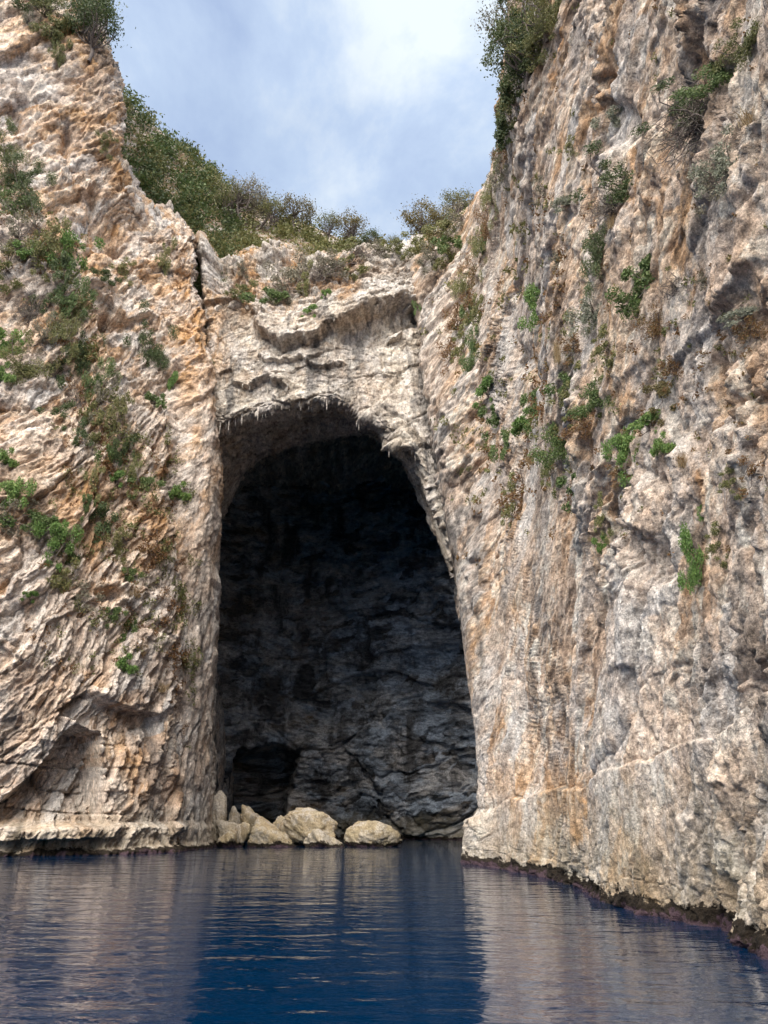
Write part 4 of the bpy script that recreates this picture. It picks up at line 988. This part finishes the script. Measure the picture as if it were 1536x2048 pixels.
for x, yb, hp, kd, Y, wd, lab in [
 (455, 445, 80, 'olive', 56, 0.9, 'bushy olive tree at the foot of the green hillside'),
 (487, 448, 95, 'grey', 56, 0.7, 'tall thin grey tree on the rim, leftmost of the open-crowned ones'),
 (520, 452, 80, 'grey', 57, 0.8, 'grey thin-leaved tree right of the tallest grey one'),
 (548, 458, 60, 'olive', 56, 0.9, 'low olive tree between the grey trees and the tan tree'),
 (590, 462, 68, 'tan', 56, 0.9, 'tan-leaved round tree standing on the highest rocks above the cave'),
 (655, 476, 44, 'olive', 56, 1.2, 'low rounded olive tree left of the gap in the rim'),
 (700, 492, 66, 'tan', 56, 0.9, 'tan tree with open crown just right of the rim rocks'),
 (742, 502, 34, 'dark', 56, 1.3, 'low dark bushy tree in the lowest dip of the skyline'),
 (785, 505, 28, 'olive', 56, 1.4, 'low yellowish tree at the right of the skyline dip'),
 (842, 490, 84, 'tan', 54, 0.8, 'tall tan tree with airy crown left of the right cliff'),
 (880, 470, 56, 'tan', 52, 0.9, 'round yellowish tree beside the tall tan one'),
 (915, 440, 56, 'olive', 50, 1.1, 'olive tree rightmost on the rim, touching the right cliff'),
]: put_tree(x, yb, hp, kd, lab, HT, Y, wd)
for x, y, w_, h_, kd in [(835, 500, 46, 40, 'olive'), (860, 490, 46, 44, 'olive'), (880, 480, 46, 44, 'tan'), (905, 462, 50, 44, 'olive'), (925, 440, 46, 40, 'grey'), (870, 520, 36, 40, 'grey'), (895, 520, 44, 50, 'olive'), (850, 530, 30, 34, 'grey'), (910, 490, 40, 40, 'green')]:
    put_shrub(x, y, w_, h_, kd, KW[kd] + (' low' if y > 510 else ' high') + ' among white rocks where the right cliff meets the rim', 'scrub where the right cliff meets the rim', RC + HW)

# ------------------------------------------------------------------ uncountable ground cover
def scatter_leaves(name, names, weight, n_clump, per, leaf, spread, mat, label, cat):
    vs, fs, o = [], [], 0
    for nm in names:
        qx, qy, fw, pt, nr = SURF[nm]
        w_ = weight(qx, qy, fw, pt).astype(float); w_[(qx < -40) | (qx > 1580) | (qy < -60)] = 0
        if w_.sum() <= 0: continue
        idx = rg.choice(len(qx), n_clump // len(names), p=w_ / w_.sum())
        k = (fw[idx] / F)[:, None]                                    # metres for one pixel of the photo at that distance
        base = pt[idx] + nr[idx] * k * spread * 0.3
        c = np.repeat(base, per, 0) + rg.normal(size=(len(idx) * per, 3)) * np.repeat(k, per, 0) * spread * 0.5
        v, f = leaf_quads(c, leaf * np.repeat(k, per, 0), len(c)); vs.append(v); fs.append(f + o); o += len(v)
    me = mesh_np(name, np.concatenate(vs), np.concatenate(fs), False)
    tag(add_obj(name, me, mat), label, cat, kind='stuff')
n_ = lambda x, y, s_, sd: fbm(x / s_, y / s_, 3, sd)
hillw = lambda x, y, fw, p: (x > 200) * (x < 960) * (0.35 + sstep(-0.3, 0.2, n_(x, y, 30, 1)))
scatter_leaves('hillside_scrub', HS, lambda x, y, fw, p: hillw(x, y, fw, p) * (x < 470), 300, 80, 3.2, 20, LM['dark'], 'dense green scrub covering the steep hillside behind the left cliff', 'scrub')
scatter_leaves('hillside_scrub_olive', HS, lambda x, y, fw, p: hillw(x, y, fw, p) * sstep(-0.1, 0.3, n_(x, y, 40, 7)), 820, 60, 3.0, 18, LM['olive'], 'olive and yellowish scrub mixed into the hillside and the rim behind the cave', 'scrub')
scatter_leaves('hillside_scrub_bright', HS, lambda x, y, fw, p: hillw(x, y, fw, p) * (x < 430) * sstep(0.0, 0.4, n_(x, y, 45, 17)), 110, 70, 3.2, 18, LM['green'], 'fresher green patches in the scrub on the hillside', 'scrub')
def rweight(x, y, fw, p):
    band = np.exp(-((y - (900 - 0.42 * (x - 1000))) / 150.0) ** 2) * (x > 960) + 0.7 * np.exp(-((x - (1330 - 0.42 * y)) / 60) ** 2) * (y < 700) * (y > 300) + 0.12
    return band * sstep(0.05, 0.4, n_(x, y, 55, 31)) * (y < 1120)
scatter_leaves('dry_ground_cover', RC, rweight, 420, 20, 3.0, 8, LM['rust'], 'sparse rust-brown dry plants speckling the right cliff', 'ground cover')
scatter_leaves('olive_ground_cover', RC, lambda x, y, fw, p: rweight(x + 77, y + 40, fw, p), 420, 22, 3.2, 8, LM['olive'], 'sparse low green plants speckling the right cliff', 'ground cover')
def lweight(x, y, fw, p):
    rl = y - np.interp(x, [q[0] for q in ramp], [q[1] for q in ramp])
    return (np.exp(-((rl - 40) / 90.0) ** 2) + 0.28 * (y > 850) * (y < 1350) * (x > 90)) * sstep(-0.05, 0.35, n_(x, y, 45, 41)) * (x < 400)
scatter_leaves('grassy_ground_cover', LC, lweight, 700, 20, 2.6, 9, LM['olive'], 'thin olive grass and low plants scattered along the left cliff', 'ground cover')
scatter_leaves('brown_ground_cover', LC, lambda x, y, fw, p: lweight(x + 31, y, fw, p), 500, 18, 2.4, 8, LM['rust'], 'thin brown dried plants scattered along the left cliff', 'ground cover')

# ------------------------------------------------------------------ tell alike neighbours apart by height
same = {}
for o in bpy.data.objects:
    if o.parent is None and o.get('label') and o.get('category'): same.setdefault(o['label'], []).append(o)
for lab, obs in same.items():
    if len(obs) < 2: continue
    obs.sort(key=lambda q: -q.location.z)
    words = {2: ['higher', 'lower'], 3: ['highest', 'middle one', 'lowest'], 4: ['highest', 'second highest', 'third highest', 'lowest']}.get(len(obs))
    if words:
        for o, w_ in zip(obs, words): o['label'] = lab + ', ' + w_
